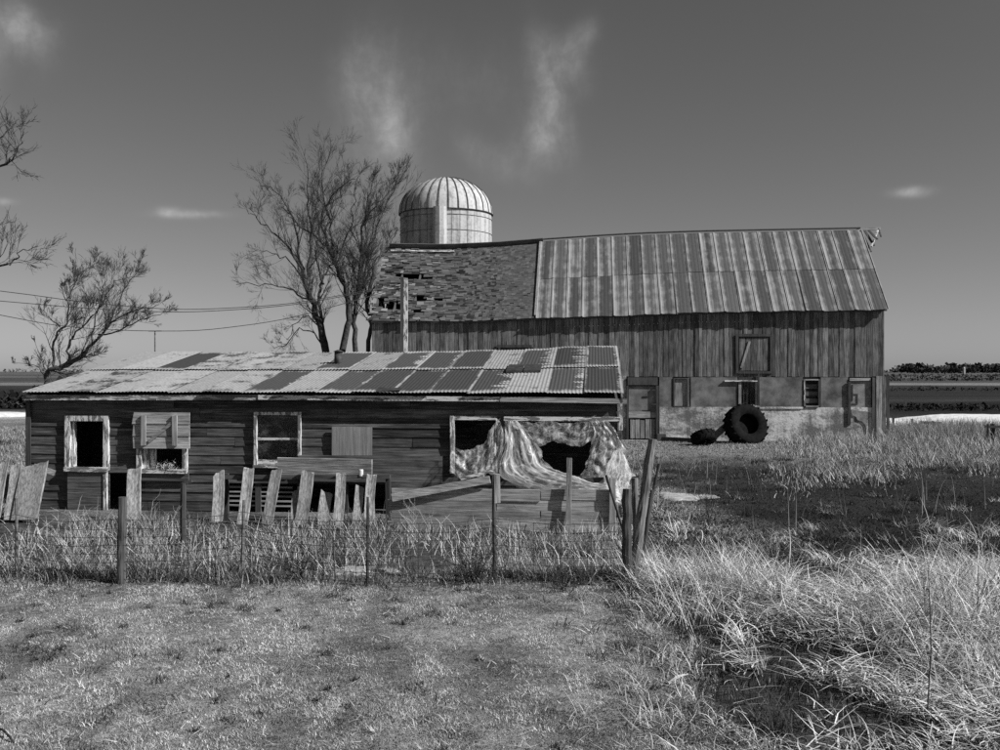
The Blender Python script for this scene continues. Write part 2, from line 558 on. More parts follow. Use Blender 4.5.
def glass_mat():
    m, g = new_mat('dusty_window_glass')
    tc = g.n('ShaderNodeTexCoord').outputs['Object']
    n1 = g.noise(g.scale(tc, (2, 2, 3)), 2.0, 5.0, 0.6)
    gl = g.n('ShaderNodeBsdfGlossy'); gl.inputs[0].default_value = (0.7, 0.7, 0.7, 1); gl.inputs[1].default_value = 0.08
    tr = g.n('ShaderNodeBsdfTransparent'); tr.inputs[0].default_value = (0.55, 0.55, 0.55, 1)
    df = g.n('ShaderNodeBsdfDiffuse'); df.inputs[0].default_value = (0.3, 0.3, 0.3, 1)
    lw = g.n('ShaderNodeFresnel')
    m1 = g.n('ShaderNodeMixShader')
    g.t.links.new(lw.outputs[0], m1.inputs[0]); g.t.links.new(tr.outputs[0], m1.inputs[1]); g.t.links.new(gl.outputs[0], m1.inputs[2])
    m2 = g.n('ShaderNodeMixShader')
    g.put(m2.inputs[0], g.m('MULTIPLY', g.step(n1, 0.45, 0.8), 0.35))
    g.t.links.new(m1.outputs[0], m2.inputs[1]); g.t.links.new(df.outputs[0], m2.inputs[2])
    o = g.n('ShaderNodeOutputMaterial')
    g.t.links.new(m2.outputs[0], o.inputs[0])
    return m


M = dict(
    clap=wood('dark_weathered_clapboard', 0.022, 0.12, 'X', 0.9, pale=0.55),
    clap_y=wood('dark_weathered_clapboard_end', 0.035, 0.16, 'Y', 0.7),
    plank_x=wood('grey_plank_flat', 0.11, 0.46, 'X', 0.55),
    plank_z=wood('grey_plank_upright', 0.11, 0.46, 'Z', 0.5),
    beam=wood('old_beam', 0.05, 0.16, 'X', 0.4),
    darkwood_z=wood('old_dark_upright', 0.03, 0.10, 'Z', 0.4),
    barn=wood('weathered_barn_board', 0.03, 0.24, 'Z', 0.9, 1.0, pale=0.25),
    barn_in=wood('barn_roof_boards', 0.04, 0.12, 'X', 0.5),
    post_z=wood('fence_post_wood', 0.03, 0.24, 'Z', 0.3),
    white_z=peel_paint('peeling_white_upright', 0.66, 0.15, 'Z', 0.50),
    white_x=peel_paint('peeling_white_flat', 0.66, 0.15, 'X', 0.50),
    fascia_l=peel_paint('faded_fascia', 0.42, 0.15, 'X', 0.46),
    fascia_r=peel_paint('peeling_fascia', 0.62, 0.12, 'X', 0.55),
    ply=wood('grey_plywood', 0.19, 0.36, 'Z', 0.2, 0.6),
    sheet=rust_sheet('rusty_corrugated_sheet', 'shed'),
    bsheet=rust_sheet('rusty_barn_sheet', 'barn'),
    concrete=concrete_mat(),
    stucco=plain('grey_stucco', 0.15, 0.30, 5.0),
    panel=plain('grey_wall_sheet', 0.055, 0.27, 1.9, contrast=(0.25, 0.8), bump=0.15),
    shingle=tone_mat('wood_shingle'),
    silo=silo_mat('silo_concrete', 0.20, 0.46, False),
    dome=silo_mat('dome_metal', 0.26, 0.50, True),
    rib=plain('dome_seam_rust', 0.05, 0.12, 8.0),
    bark=plain('tree_bark', 0.025, 0.075, 9.0, bump=0.8, bdist=0.03),
    steel=plain('rusty_steel', 0.07, 0.2, 12.0, rough=0.7),
    darksteel=plain('dark_iron', 0.02, 0.06, 12.0, rough=0.7),
    wire=plain('wire_metal', 0.02, 0.06, 12.0, rough=0.6),
    rubber=plain('tyre_rubber', 0.004, 0.011, 10.0, rough=0.9, spec=0.08),
    snow=plain('old_snow', 0.5, 0.8, 3.0, bump=0.5, bdist=0.05),
    dirty_snow=plain('dirty_snow', 0.16, 0.48, 5.0, bump=0.5, bdist=0.05),
    straw=tone_mat('straw'),
    grass=tone_mat('dry_grass', translucent=0.25),
    ground=ground_mat(),
    film=plastic_mat(),
    glass=glass_mat(),
    tin=plain('bent_tin', 0.5, 0.75, 6.0, rough=0.5),
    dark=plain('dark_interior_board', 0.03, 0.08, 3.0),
)

# ------------------------------------------------------------------ ground
def ground_h(x, y):
    x, y = np.asarray(x, float), np.asarray(y, float)
    near = sstep(y, 60, 25)
    h = 0.05 * (fbm(x * 0.45, y * 0.45, 3) - 0.5) * near
    mound = sstep(x, 1.5 + 0.0 * x, 3.2 + 0.0 * x) * sstep(y, 13.5, 10.5) * sstep(y, 4.0, 6.5)
    h = h + mound * 0.22 * fbm(x * 0.9, y * 0.9, 9, 3)
    far = sstep(y, 150, 500)
    h = h + far * 2.4 * (fbm(x * 0.002 + 5, y * 0.003, 21, 3) - 0.55)
    return h


def ground_tone(x, y):
    """albedo of the soil and short turf by place"""
    w = fbm(x * 0.6, y * 0.6, 31)
    w2 = fbm(x * 0.16, y * 0.16, 47)
    lawn = 0.15 + 0.12 * sstep(fbm(x * 1.6, y * 1.0, 5), 0.35, 0.68)
    weeds = 0.05 + 0.14 * sstep(w, 0.40, 0.65)
    t = lawn + (weeds - lawn) * sstep(y + (w - 0.5) * 0.9, 12.0, 12.6)
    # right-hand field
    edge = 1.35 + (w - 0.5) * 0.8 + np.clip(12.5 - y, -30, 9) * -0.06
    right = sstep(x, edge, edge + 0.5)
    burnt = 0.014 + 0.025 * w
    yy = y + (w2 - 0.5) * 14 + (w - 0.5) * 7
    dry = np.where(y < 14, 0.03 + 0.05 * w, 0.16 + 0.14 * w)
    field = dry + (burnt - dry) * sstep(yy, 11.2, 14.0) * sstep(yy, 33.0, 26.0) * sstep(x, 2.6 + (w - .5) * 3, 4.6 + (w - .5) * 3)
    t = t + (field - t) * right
    yard = 0.13 + 0.14 * w
    t = t + (yard - t) * sstep(y, 26, 31) * (1 - sstep(y, 40, 46)) * 0.8
    # beyond the farm: fields in bands
    yb = y * (1 + (fbm(x * 0.02, y * 0.02, 71) - 0.5) * 0.35)
    bands = np.interp(np.log(np.maximum(yb, 1)), np.log([40, 46, 54, 62, 80, 86, 92, 130, 180, 190, 215, 235, 300, 420, 520, 700, 900, 4000]),
                      [0.20, 0.12, 0.03, 0.012, 0.012, 0.05, 0.02, 0.02, 0.03, 0.16, 0.16, 0.06, 0.05, 0.06, 0.13, 0.06, 0.09, 0.09])
    left_pale = 0.16 + 0.12 * w
    bands = bands + (left_pale - bands) * sstep(-x, 8, 14) * sstep(y, 70, 60)
    t = t + (bands - t) * sstep(y, 40, 45)
    return t


def make_ground():
    xs = np.concatenate([-np.geomspace(3500, 14.5, 45), np.arange(-14, 20.01, 0.2), np.geomspace(20.6, 3500, 45)])
    ys = np.concatenate([-np.geomspace(60, 1, 8), np.arange(0, 5, 0.6), np.arange(5, 20, 0.16), np.arange(20, 48, 0.4), np.geomspace(48.5, 4500, 90)])
    X, Y = np.meshgrid(xs, ys)
    Z = ground_h(X, Y)
    n, k = X.shape[1], X.shape[0]
    V = np.stack([X, Y, Z], -1).reshape(-1, 3)
    i = np.arange(k - 1)[:, None] * n + np.arange(n - 1)[None]
    F = np.stack([i, i + 1, i + n + 1, i + n], -1).reshape(-1, 4)
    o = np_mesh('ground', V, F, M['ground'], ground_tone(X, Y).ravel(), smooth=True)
    tag(o, kind='structure')


def np_mesh(name, V, F, mat, tone=None, smooth=False, parent=None, uv=None):
    me = bpy.data.meshes.new(name)
    me.vertices.add(len(V))
    me.vertices.foreach_set('co', np.asarray(V, np.float32).ravel())
    k = F.shape[1]
    me.loops.add(F.size)
    me.loops.foreach_set('vertex_index', F.astype(np.int32).ravel())
    me.polygons.add(len(F))
    me.polygons.foreach_set('loop_start', np.arange(0, F.size, k, dtype=np.int32))
    me.polygons.foreach_set('loop_total', np.full(len(F), k, np.int32))
    me.polygons.foreach_set('use_smooth', np.full(len(F), bool(smooth)))
    if tone is not None:
        at_ = me.attributes.new('tone', 'FLOAT', 'POINT')
        at_.data.foreach_set('value', np.asarray(tone, np.float32))
    if uv is not None:
        uvl = me.uv_layers.new(name='UVMap')
        uvl.data.foreach_set('uv', np.asarray(uv, np.float32)[F.ravel()].ravel())
    me.materials.append(mat)
    me.update(calc_edges=True)
    me.validate()
    o = bpy.data.objects.new(name, me)
    COL.objects.link(o)
    if parent is not None:
        o.parent = parent
    return o


make_ground()

# ------------------------------------------------------------------ poultry shed
D_SHED = 18.0
S = frame_at(D_SHED)


def make_shed():
    root = thing('poultry_shed', 'long low dark clapboard shed with patchy rusted corrugated roof', 'shed', (0, D_SHED, 0), -YAW)
    sL, sR = S(30, 400)[0], S(621, 400)[0]
    DEPTH = 9.8
    RIDGE_C = 4.9
    # openings: s0, s1, z0, z1
    def op(x0, x1, y0, y1):
        a, b = S(x0, y1), S(x1, y0)
        return [a[0], b[0], a[1], b[1]]
    oA, oH, oB, oC, oD = op(72, 105, 421, 467), op(143, 184, 444, 469), op(258, 299, 415, 465), op(455, 497, 420, 473), op(506, 602, 421, 476)
    oL, oG = op(226, 392, 482, 513), op(110, 127, 474, 514)
    ops = [oA, oH, oB, oC, oD, oL, oG]
    pitch = 0.172
    # front clapboards: every board a part
    z = 0.02
    row = 0
    while z < 2.06:
        cuts = [sL]
        p = sL + random.uniform(1.5, 4.0)
        while p < sR - 0.8:
            cuts.append(p)
            p += random.uniform(2.2, 4.6)
        cuts.append(sR)
        for a, b in zip(cuts[:-1], cuts[1:]):
            segs = [(a + 0.004, b - 0.004)]
            for o in ops:
                if z + pitch * 0.55 > o[2] and z + pitch * 0.45 < o[3]:
                    ns = []
                    for (q0, q1) in segs:
                        if q1 <= o[0] or q0 >= o[1]:
                            ns.append((q0, q1))
                        else:
                            if q0 < o[0] - 0.03: ns.append((q0, o[0]))
                            if q1 > o[1] + 0.03: ns.append((o[1], q1))
                    segs = ns
            for (q0, q1) in segs:
                if q1 - q0 < 0.05:
                    continue
                d0, d1 = random.uniform(-0.007, 0.007), random.uniform(-0.007, 0.007)
                pr = random.uniform(0, 0.010)
                m = MB()
                top = z + pitch + 0.02
                # lower edge stands proud of the board below
                m.hexa([(q0, -0.020 - pr, z + d0), (q1, -0.020 - pr, z + d1), (q1, -0.006, z + d1), (q0, -0.006, z + d0),
                        (q0, -0.008, top), (q1, -0.008, top), (q1, 0.004, top), (q0, 0.004, top)])
                m.build('clapboard', M['clap'], root)
        z += pitch
        row += 1
    # the other walls, board by board
    for side in (sL, sR):
        z = 0.02
        sg = -1 if side == sL else 1
        while z < 2.06:
            m = MB()
            top = z + pitch + 0.015
            x1, x0 = side + sg * 0.030, side + sg * 0.006
            xa, xb = side + sg * 0.006, side - sg * 0.006
            m.hexa([(x1, 0.012, z), (x1, DEPTH - 0.01, z), (x0, DEPTH - 0.01, z), (x0, 0.012, z), (xa, 0.012, top), (xa, DEPTH - 0.01, top), (xb, DEPTH - 0.01, top), (xb, 0.012, top)])
            m.build('clapboard', M['clap_y'], root)
            z += pitch
        g = MB()
        g.v = [(side - sg * 0.02, 0.0, 2.09), (side - sg * 0.02, DEPTH, 2.09), (side - sg * 0.02, RIDGE_C, 2.93), (side, 0.0, 2.09), (side, DEPTH, 2.09), (side, RIDGE_C, 2.93)]
        g.f = [(0, 2, 1), (3, 4, 5), (0, 1, 4, 3), (1, 2, 5, 4), (2, 0, 3, 5)]
        g.build('gable_board', M['clap_y'], root)
    z = 0.02
    while z < 2.06:
        P('clapboard', M['clap'], root, (sL, sR, DEPTH, DEPTH + 0.02, z, z + pitch - 0.004))
        z += pitch
    # corner trims
    P('corner_board', M['darkwood_z'], root, (sL - 0.05, sL + 0.05, -0.065, -0.048, 0, 2.1))
    P('corner_board', M['white_z'], root, (sR - 0.06, sR + 0.03, -0.065, -0.048, 1.55, 2.1))
    P('corner_post', M['darkwood_z'], root, (sR - 0.1, sR - 0.02, 0.01, 0.09, 0, 2.1))
    # board backing added inside, unseen, so openings stay dark as in a deep room
    P('dark_backing', M['clap'], root, (sL + 0.05, sR - 0.12, 2.2, 2.23, 0.0, 2.4))

    # ---------------- roof of separate sheets
    eL, eR = S(22, 392.5, -0.2), S(624, 395, -0.2)
    s0, s1 = eL[0], eR[0]
    n = 16
    w = (s1 - s0) / n

    def eave_z(s): return np.interp(s, [s0, s0 + 4, s0 + 7.5, s1], [eL[1], 2.2, 2.20, eR[1] + 0.02])
    def ridge_z(s): return np.interp(s, [s0, s0 + 3, s0 + 6.0, s1 - 1.6, s1 - 1.2, s1], [3.02, 3.0, 2.99, 3.06, 3.12, 3.12])
    # bottom row then top row, left to right: rust (1 = sheet rusted dark), finger amount
    bot = [(0.12, 0), (0.45, 0), (0.05, 0), (0.2, 0), (0.08, 0), (0.25, 0), (0.95, .2), (0.05, 0), (0.9, .1), (0.9, 0), (0.9, .1), (1, .0), (1, .8), (0.1, 0), (1, .5), (1, .1)]
    top = [(0.0, 0), (0.05, 0), (0.9, 0.1), (0.42, 0), (0.4, 0), (0.3, 0), (0.1, 0), (0.95, 0.0), (0.1, 0), (1, 0.6), (1, .3), (1, .0), (0.1, 0), (1, .7), (1, .8), (1, .15)]
    # the top row holds one sheet fewer on the last bay: shift its table by seam slant
    def sheet(a, b, c0, z0f, c1, z1f, lift, colr, tilt=0.0):
        per = 11
        nc = per * 4 + 1
        rows = 4
        V, uvs, F = [], [], []
        for r in range(rows):
            t = r / (rows - 1)
            c = c0 + (c1 - c0) * t
            for k in range(nc):
                u = k / (nc - 1)
                s = a + (b - a) * u
                zz = z0f(s) * (1 - t) + z1f(s) * t
                zz += lift + 0.0065 * math.sin(u * per * 2 * math.pi) + tilt * (u - 0.5) * (1 - t)
                V.append((s, c, zz))
                uvs.append((u, t))
        for r in range(rows - 1):
            for k in range(nc - 1):
                i = r * nc + k
                F.append((i, i + 1, i + nc + 1, i + nc))
        m = MB(); m.v, m.f = V, F
        o = m.build('roof_sheet', M['sheet'], root, smooth=True, uvs=uvs)
        o.color = (colr[0], colr[1], 0, 1)
        return o
    for i in range(n):
        a, b = s0 + i * w, s0 + (i + 1) * w + 0.05
        if i == n - 1: b -= 0.05
        mid = lambda s: eave_z(s) + (ridge_z(s) - eave_z(s)) * 0.48
        mid2 = lambda s: eave_z(s) + (ridge_z(s) - eave_z(s)) * 0.52
        cm = -0.2 + (RIDGE_C + 0.2) * 0.5
        sheet(a + random.uniform(-.01, .01), b, -0.22 + random.uniform(-0.03, 0.03), eave_z, cm + 0.08, mid2, 0.012 + (i % 2) * 0.012, bot[i], random.uniform(-0.02, 0.02))
        sheet(a + random.uniform(-.02, .02), b, cm - 0.12, mid, RIDGE_C, ridge_z, 0.040 + (i % 2) * 0.012, top[i], random.uniform(-0.015, 0.02))
        sheet(a, b, RIDGE_C + 0.002, ridge_z, DEPTH + 0.25, lambda s: 2.2 + 0 * s, 0.03 + (i % 2) * 0.012, (0.3, 0))
    # roof boards under the sheets
    m = MB()
    for sgn, c0, z0, c1, z1 in ((1, -0.12, 2.11, RIDGE_C, 2.93), (-1, DEPTH + 0.12, 2.11, RIDGE_C, 2.93)):
        m.hexa([(s0 + 0.06, c0, z0 - 0.03), (s1 - 0.06, c0, z0 - 0.03), (s1 - 0.06, c1, z1 - 0.03), (s0 + 0.06, c1, z1 - 0.03),
                (s0 + 0.06, c0, z0), (s1 - 0.06, c0, z0), (s1 - 0.06, c1, z1), (s0 + 0.06, c1, z1)])
    m.build('roof_deck', M['dark'], root)
    # fascia
    sm = S(258, 398, -0.2)[0]
    m = MB(); m.bar((s0 + 0.0, -0.155, 2.105), (sm - 0.01, -0.155, 2.118), 0.10, 0.028, (0, 0, 1), 0.004); m.build('fascia_board', M['fascia_l'], root)
    m = MB(); m.bar((s0 + 0.0, -0.178, 2.074), (s0 + 2.6, -0.178, 2.082), 0.035, 0.018, (0, 0, 1), 0.003); m.build('fascia_strip', M['white_x'], root)
    m = MB(); m.bar((sm, -0.172, 2.118), (s1 - 2.2, -0.172, 2.098), 0.085, 0.028, (0, 0, 1), 0.004); m.build('fascia_board', M['fascia_r'], root)
    m = MB(); m.bar((s1 - 2.19, -0.172, 2.098), (s1 + 0.05, -0.176, 2.065), 0.085, 0.028, (0, 0, 1), 0.004); m.build('fascia_board', M['plank_x'], root)
    # right rake: ragged boards
    m = MB(); m.bar((s1 - 0.03, -0.2, 2.10), (s1 - 0.03, RIDGE_C, 3.02), 0.10, 0.03, (0, 0, 1), 0.006); m.build('rake_board', M['post_z'], root)
    m = MB(); m.bar((s0 + 0.03, -0.2, 2.10), (s0 + 0.03, RIDGE_C, 2.96), 0.10, 0.03, (0, 0, 1), 0.006); m.build('rake_board', M['post_z'], root)
    # stovepipe
    q = S(338, 365, 3.1)
    zb = float(eave_z(q[0]) + (ridge_z(q[0]) - eave_z(q[0])) * (3.3 / 5.1))
    m = MB(); m.tube([(q[0], 3.1, zb - 0.1), (q[0] + 0.01, 3.1, zb + 0.30)], [0.085, 0.085], 12)
    m.tube([(q[0] + 0.01, 3.1, zb + 0.30), (q[0] + 0.01, 3.1, zb + 0.34)], [0.12, 0.03], 12)
    m.build('stovepipe', M['darksteel'], root, True)
    # two small dark skylight panes
    for x0, x1 in ((507, 523), (524.5, 541)):
        a, b = S(x0, 377, 2.05)[0], S(x1, 377, 2.05)[0]
        za = float(eave_z(a) + (ridge_z(a) - eave_z(a)) * (2.0 / 5.1)) + 0.05
        zc = float(eave_z(a) + (ridge_z(a) - eave_z(a)) * (2.75 / 5.1)) + 0.05
        m = MB(); m.hexa([(a, 1.8, za - .02), (b, 1.8, za - .02), (b, 2.55, zc - .02), (a, 2.55, zc - .02), (a, 1.8, za + .03), (b, 1.8, za + .03), (b, 2.55, zc + .03), (a, 2.55, zc + .03)])
        m.build('roof_hatch', M['darksteel'], root)
    # bent-up sheet scraps at the eave
    q = S(378, 388, -0.1)
    m = MB(); m.bar((q[0], -0.15, 2.27), (q[0] + 0.42, -0.12, 2.25), 0.22, 0.02, (0, 1, 0.3), 0.03); m.build('loose_flashing', M['darksteel'], root)

    # ---------------- windows
    def frame(o, wd, matx, matz, proud=0.05, sides='LRTB'):
        x0, x1, z0, z1 = o
        fr = MB()
        if sides == 'LT':
            fr.box(x0 - wd, x0, -proud - 0.03, 0.03, z0, z1 + wd, 0.003)
        else:
            ring(fr, x0 - wd, x1 + wd, z0 - wd * 0.5, z1 + wd, x0, x1, z0, z1, -proud - 0.03, 0.03)
        f = fr.build('window_frame', matz, root)
        if 'T' in sides and sides == 'LT': P('head_board', matx, f, (x0 + .002, x1 - .002, -proud - 0.027, 0.027, z1, z1 + wd), j=0.002)
        if 'B' in sides: P('sill', matx, f, (x0 - wd, x1 + wd, -proud - 0.07, -proud - 0.033, z0 - wd * 0.75, z0 + 0.012), j=0.003)
        return f
    f = frame(oA, 0.10, M['white_x'], M['white_z'])
    P('inner_jamb', M['white_z'], f, (oA[0] + .002, oA[0] + 0.05, -0.02, 0.08, oA[2] + .01, oA[3] - .01))
    f = frame(oH, 0.09, M['white_x'], M['white_z'], sides='LRB')
    P('inner_jamb', M['white_z'], f, (oH[0] + .002, oH[0] + 0.26, -0.01, 0.02, oH[2] + .01, oH[3] - .01))
    f = frame(oB, 0.055, M['white_x'], M['white_z'])
    zc = (oB[2] + oB[3]) / 2 + 0.02
    P('sash_rail', M['white_x'], f, (oB[0] + .002, oB[1] - .002, -0.03, 0.01, zc - 0.022, zc + 0.022))
    P('sash_rail', M['white_x'], f, (oB[0] + .002, oB[1] - .002, -0.03, 0.01, oB[2] + .002, oB[2] + 0.10))
    P('pane', M['glass'], f, (oB[0] + .003, oB[1] - .003, -0.012, -0.008, zc + 0.024, oB[3] - .003))
    P('pane', M['glass'], f, (oB[0] + .003, oB[1] - .003, -0.012, -0.008, oB[2] + 0.102, zc - 0.024))
    f = frame(oC, 0.075, M['white_x'], M['white_z'], sides='LT')
    P('head_board', M['white_x'], root, (oD[0] - 0.03, S(620, 420)[0], -0.10, 0.0, oD[3], oD[3] + 0.075), j=0.003)
    P('jamb', M['darkwood_z'], root, (oC[1] + .01, oD[0] - .01, -0.06, 0.02, oD[2] - 0.05, oD[3] + 0.07), j=0.003)
    P('jamb', M['darkwood_z'], root, (oD[1], oD[1] + 0.07, -0.06, 0.02, oD[2], oD[3] - .003), j=0.003)
    for i in range(5):
        z0 = 0.10 + i * 0.085
        P('vent_slat', M['plank_x'], root, (oL[0] + .03, oL[0] + 1.25, 0.03, 0.05, z0, z0 + 0.03), j=.004)
    for px in (258, 300, 345):
        c0 = S(px, 490)[0]
        P('stud', M['darkwood_z'], root, (c0 - .05, c0 + .05, 0.0, 0.09, 0, oL[3]))
    # plywood patch
    a, b = S(333, 455), S(373, 427)
    P('plywood_patch', M['ply'], root, (a[0], b[0], -0.075, -0.055, a[1], b[1]), j=0.004)
    # hanging board shutter
    a, b = S(136, 448), S(192, 412)
    sh = P('shutter', M['dark'], root, (a[0] + .05, b[0] - .05, -0.09, -0.075, a[1] + 0.02, b[1] - 0.02))
    hh = (b[1] - a[1]) / 3
    for k in range(3):
        m = MB()
        e = lambda: random.uniform(-0.02, 0.02)
        z0, z1 = a[1] + k * hh + 0.005, a[1] + (k + 1) * hh - 0.005
        m.hexa([(a[0] + e(), -0.13, z0), (b[0] + e(), -0.13, z0), (b[0], -0.092, z0), (a[0], -0.092, z0), (a[0] + e(), -0.12, z1), (b[0] + e(), -0.12, z1), (b[0], -0.092, z1), (a[0], -0.092, z1)])
        m.build('board', M['plank_x'], sh)
    for px in (147, 178):
        c0 = S(px, 430)[0]
        P('batten', M['plank_z'], sh, (c0 - 0.045, c0 + 0.045, -0.165, -0.132, a[1] + 0.06, b[1] - 0.06), j=0.004)
    m = MB(); m.bar((S(152, 440)[0], -0.145, a[1] + 0.13), (S(175, 425)[0], -0.145, b[1] - 0.2), 0.06, 0.022, (0, 0, 1)); m.build('brace', M['plank_x'], sh)
    # wide boards nailed low on the wall
    for (x0, x1, y0, y1, mt) in ((300, 443, 456, 481, 'clap'), (70, 108, 472, 482, 'beam'), (70, 108, 483, 512, 'clap'), (142, 190, 472, 480, 'beam'), (390, 447, 481, 490, 'clap')):
        a, b = S(x0, y1), S(x1, y0)
        P('patch_board', M[mt], root, (a[0], b[0], -0.088, -0.052, max(a[1], 0.02), b[1]), j=0.006)
    a = S(106, 515); b = S(109, 470)
    P('door_edge', M['white_z'], root, (a[0], b[0], -0.10, -0.05, 0.0, b[1]), j=0.004)
    a = S(284, 474, -0.3); b = S(372, 458, -0.3)
    return root


make_shed()


# ---- straw nest in the hatch window
def straw_heap(name, label, cat, cx, cy, cz, rx, ry, rz_, n, tone=(0.35, 0.75)):
    rng = np.random.default_rng(3)
    V, F, T = [], [], []
    for i in range(n):
        p = rng.normal(size=3) * 0.45
        p = np.array([p[0] * rx, p[1] * ry, abs(p[2]) * rz_]) + [cx, cy, cz]
        d = rng.normal(size=3); d[2] *= 0.4; d /= np.linalg.norm(d)
        l = rng.uniform(0.04, 0.12)
        s = np.cross(d, [0, 0, 1.0]); s = s / (np.linalg.norm(s) + 1e-6) * 0.004
        k = len(V)
        V += [p - d * l / 2 - s, p - d * l / 2 + s, p + d * l / 2 + s, p + d * l / 2 - s]
        F.append((k, k + 1, k + 2, k + 3)); T += [rng.uniform(*tone)] * 4
    o = np_mesh(name, np.array(V), np.array(F), M['straw'], T)
    return tag(o, label, cat)


def shed_world(px, py, c):
    s, z = S(px, py, c)
    return Vector((s * CY + c * SY, D_SHED - s * SY + c * CY, z))


q = shed_world(167, 469.5, -0.02)
straw_heap('straw_nest', 'pale straw nest on the sill below the board shutter', 'nest', q.x, q.y, q.z, 0.3, 0.1, 0.13, 500)

# ---- tin scrap on the shed roof
q = shed_world(333, 371.5, 2.75)
m = MB()
for i in range(9):
    for k in range(4):
        u, v = i / 8, k / 3
        m.v.append((q.x - 0.36 + 0.80 * u + 0.15 * v, q.y - 0.2 + 0.42 * v, q.z - 0.01 + 0.07 * v + 0.05 * math.sin(u * 9 + v * 2) * (0.3 + v) + 0.03))
for i in range(8):
    for k in range(3):
        a = i * 4 + k
        m.f.append((a, a + 4, a + 5, a + 1))
tag(m.build('tin_scrap', M['tin'], None, True), 'crumpled bright tin scrap lying beside the stovepipe on the shed roof', 'tin scrap')

# ------------------------------------------------------------------ plastic film on the shed openings
def film_strip(mb_v, mb_f, uvs, A, B, na, nb, folds, seed, puff=0.05, uvoff=0.0, along=False):
    """surface between polyline A and polyline B (pixel x, pixel y, set-back), with hanging folds"""
    def curve(pts, t):
        pts = np.asarray(pts, float)
        x = t * (len(pts) - 1)
        i = np.clip(np.floor(x).astype(int), 0, len(pts) - 2)
        f = x - i
        p0, p1, p2, p3 = pts[np.maximum(i - 1, 0)], pts[i], pts[i + 1], pts[np.minimum(i + 2, len(pts) - 1)]
        f = f[:, None]
        return 0.5 * (2 * p1 + (p2 - p0) * f + (2 * p0 - 5 * p1 + 4 * p2 - p3) * f ** 2 + (3 * p1 - p0 - 3 * p2 + p3) * f ** 3)
    t = np.linspace(0, 1, na)
    ca, cb = curve(A, t), curve(B, t)
    k0 = len(mb_v)
    for i in range(na):
        for k in range(nb):
            v = k / (nb - 1)
            px, py, c = ca[i] * (1 - v) + cb[i] * v
            tt = t[i]
            nz = float(fbm(np.array([tt * folds[0] + seed]), np.array([v * folds[1]]), seed)[0])
            rd = abs(nz - 0.5) * 2
            c2 = c - puff * (1 - rd) * 1.1 + puff * 0.55 - puff * 0.12 * (float(vnoise(np.array([tt * folds[0] * 3.1]), np.array([v * folds[1] * 3.1 + 9]), seed)[0]) - 0.5)
            if k in (0, nb - 1):                           # torn edges
                px += (float(fbm(np.array([tt * 9.0]), np.array([seed * 3.0]))[0]) - 0.5) * 7.0
                py += (float(fbm(np.array([tt * 8.0]), np.array([seed * 5.0]))[0]) - 0.5) * 7.0
            jx = (float(vnoise(np.array([i * 7.13 + seed]), np.array([k * 3.7]))[0]) - .5)
            jy = (float(vnoise(np.array([i * 5.31 + seed]), np.array([k * 9.1 + 40]))[0]) - .5)
            cr = abs(float(fbm(np.array([tt * 6.0 + seed]), np.array([v * 3.5]), seed + 5, 2)[0]) - 0.5) * 0.16
            w = shed_world(px + jx * 0.6, py + jy * 0.6, c2 - cr)
            mb_v.append(tuple(w)); uvs.append((uvoff + v * 0.9, tt * 1.4) if along else (uvoff + tt * 1.6, v * 0.8))
    for i in range(na - 1):
        for k in range(nb - 1):
            a = k0 + i * nb + k
            if (i * 7 + k * 3) % 5 < 2:
                mb_f += [(a, a + nb, a + nb + 1), (a, a + nb + 1, a + 1)]
            else:
                mb_f += [(a, a + nb, a + 1), (a + nb, a + nb + 1, a + 1)]


m = MB(); uv = []
film_strip(m.v, m.f, uv, [(452, 446, -.12), (465, 450, -.14), (479, 447, -.14), (489, 434, -.12), (496, 419, -.10), (499, 419, -.10)],
           [(450, 470, -.25), (461, 479, -.30), (474, 477, -.30), (488, 474, -.28), (498, 470, -.22), (506, 438, -.14)], 44, 20, (4, 1.2), 4, 0.05)
tag(m.build('plastic_sheet', M['film'], None, True, uv), 'torn clear plastic bunched in the lower half of the smaller shed opening', 'plastic sheet')
m = MB(); uv = []
film_strip(m.v, m.f, uv, [(518, 421, -.12), (530, 434, -.14), (540, 450, -.18), (547, 463, -.28), (562, 471, -.40), (578, 476, -.55), (592, 482, -.8), (606, 483, -1.1), (618, 484, -1.35)],
           [(506, 421, -.12), (505, 445, -.18), (498, 467, -.35), (508, 481, -.5), (530, 489, -.7), (553, 493, -1.0), (575, 490, -1.3), (601, 497, -1.86), (622, 505, -1.9)], 90, 24, (1.8, 4), 8, 0.07, 2.0, True)
film_strip(m.v, m.f, uv, [(509, 421, -.11), (535, 421, -.11), (560, 421, -.11), (585, 421, -.11), (600, 421, -.11)],
           [(522, 437, -.14), (540, 445, -.15), (560, 441, -.15), (580, 446, -.15), (596, 436, -.14)], 44, 10, (6, 1), 15, 0.03, 5.0)
film_strip(m.v, m.f, uv, [(590, 421, -.12), (594, 434, -.15), (589, 452, -.2), (584, 468, -.28), (582, 478, -.35)],
           [(607, 421, -.12), (617, 433, -.18), (624, 446, -.25), (627, 462, -.4), (636, 476, -.6)], 44, 22, (1.2, 4), 21, 0.06, 9.0, True)
film_strip(m.v, m.f, uv, [(617, 448, -.22), (606, 470, -.5), (606, 484, -1.0), (613, 494, -1.6)],
           [(621, 449, -.22), (631, 472, -.5), (629, 488, -1.1), (626, 502, -1.8)], 24, 12, (1, 4), 27, 0.05, 13.0, True)
tag(m.build('plastic_sheet', M['film'], None, True, uv), 'large torn clear plastic sheet draped from the wide shed opening over the low board wall', 'plastic sheet')

# ------------------------------------------------------------------ low board pen wall in front of the shed
def pen_c(px): return -1.9


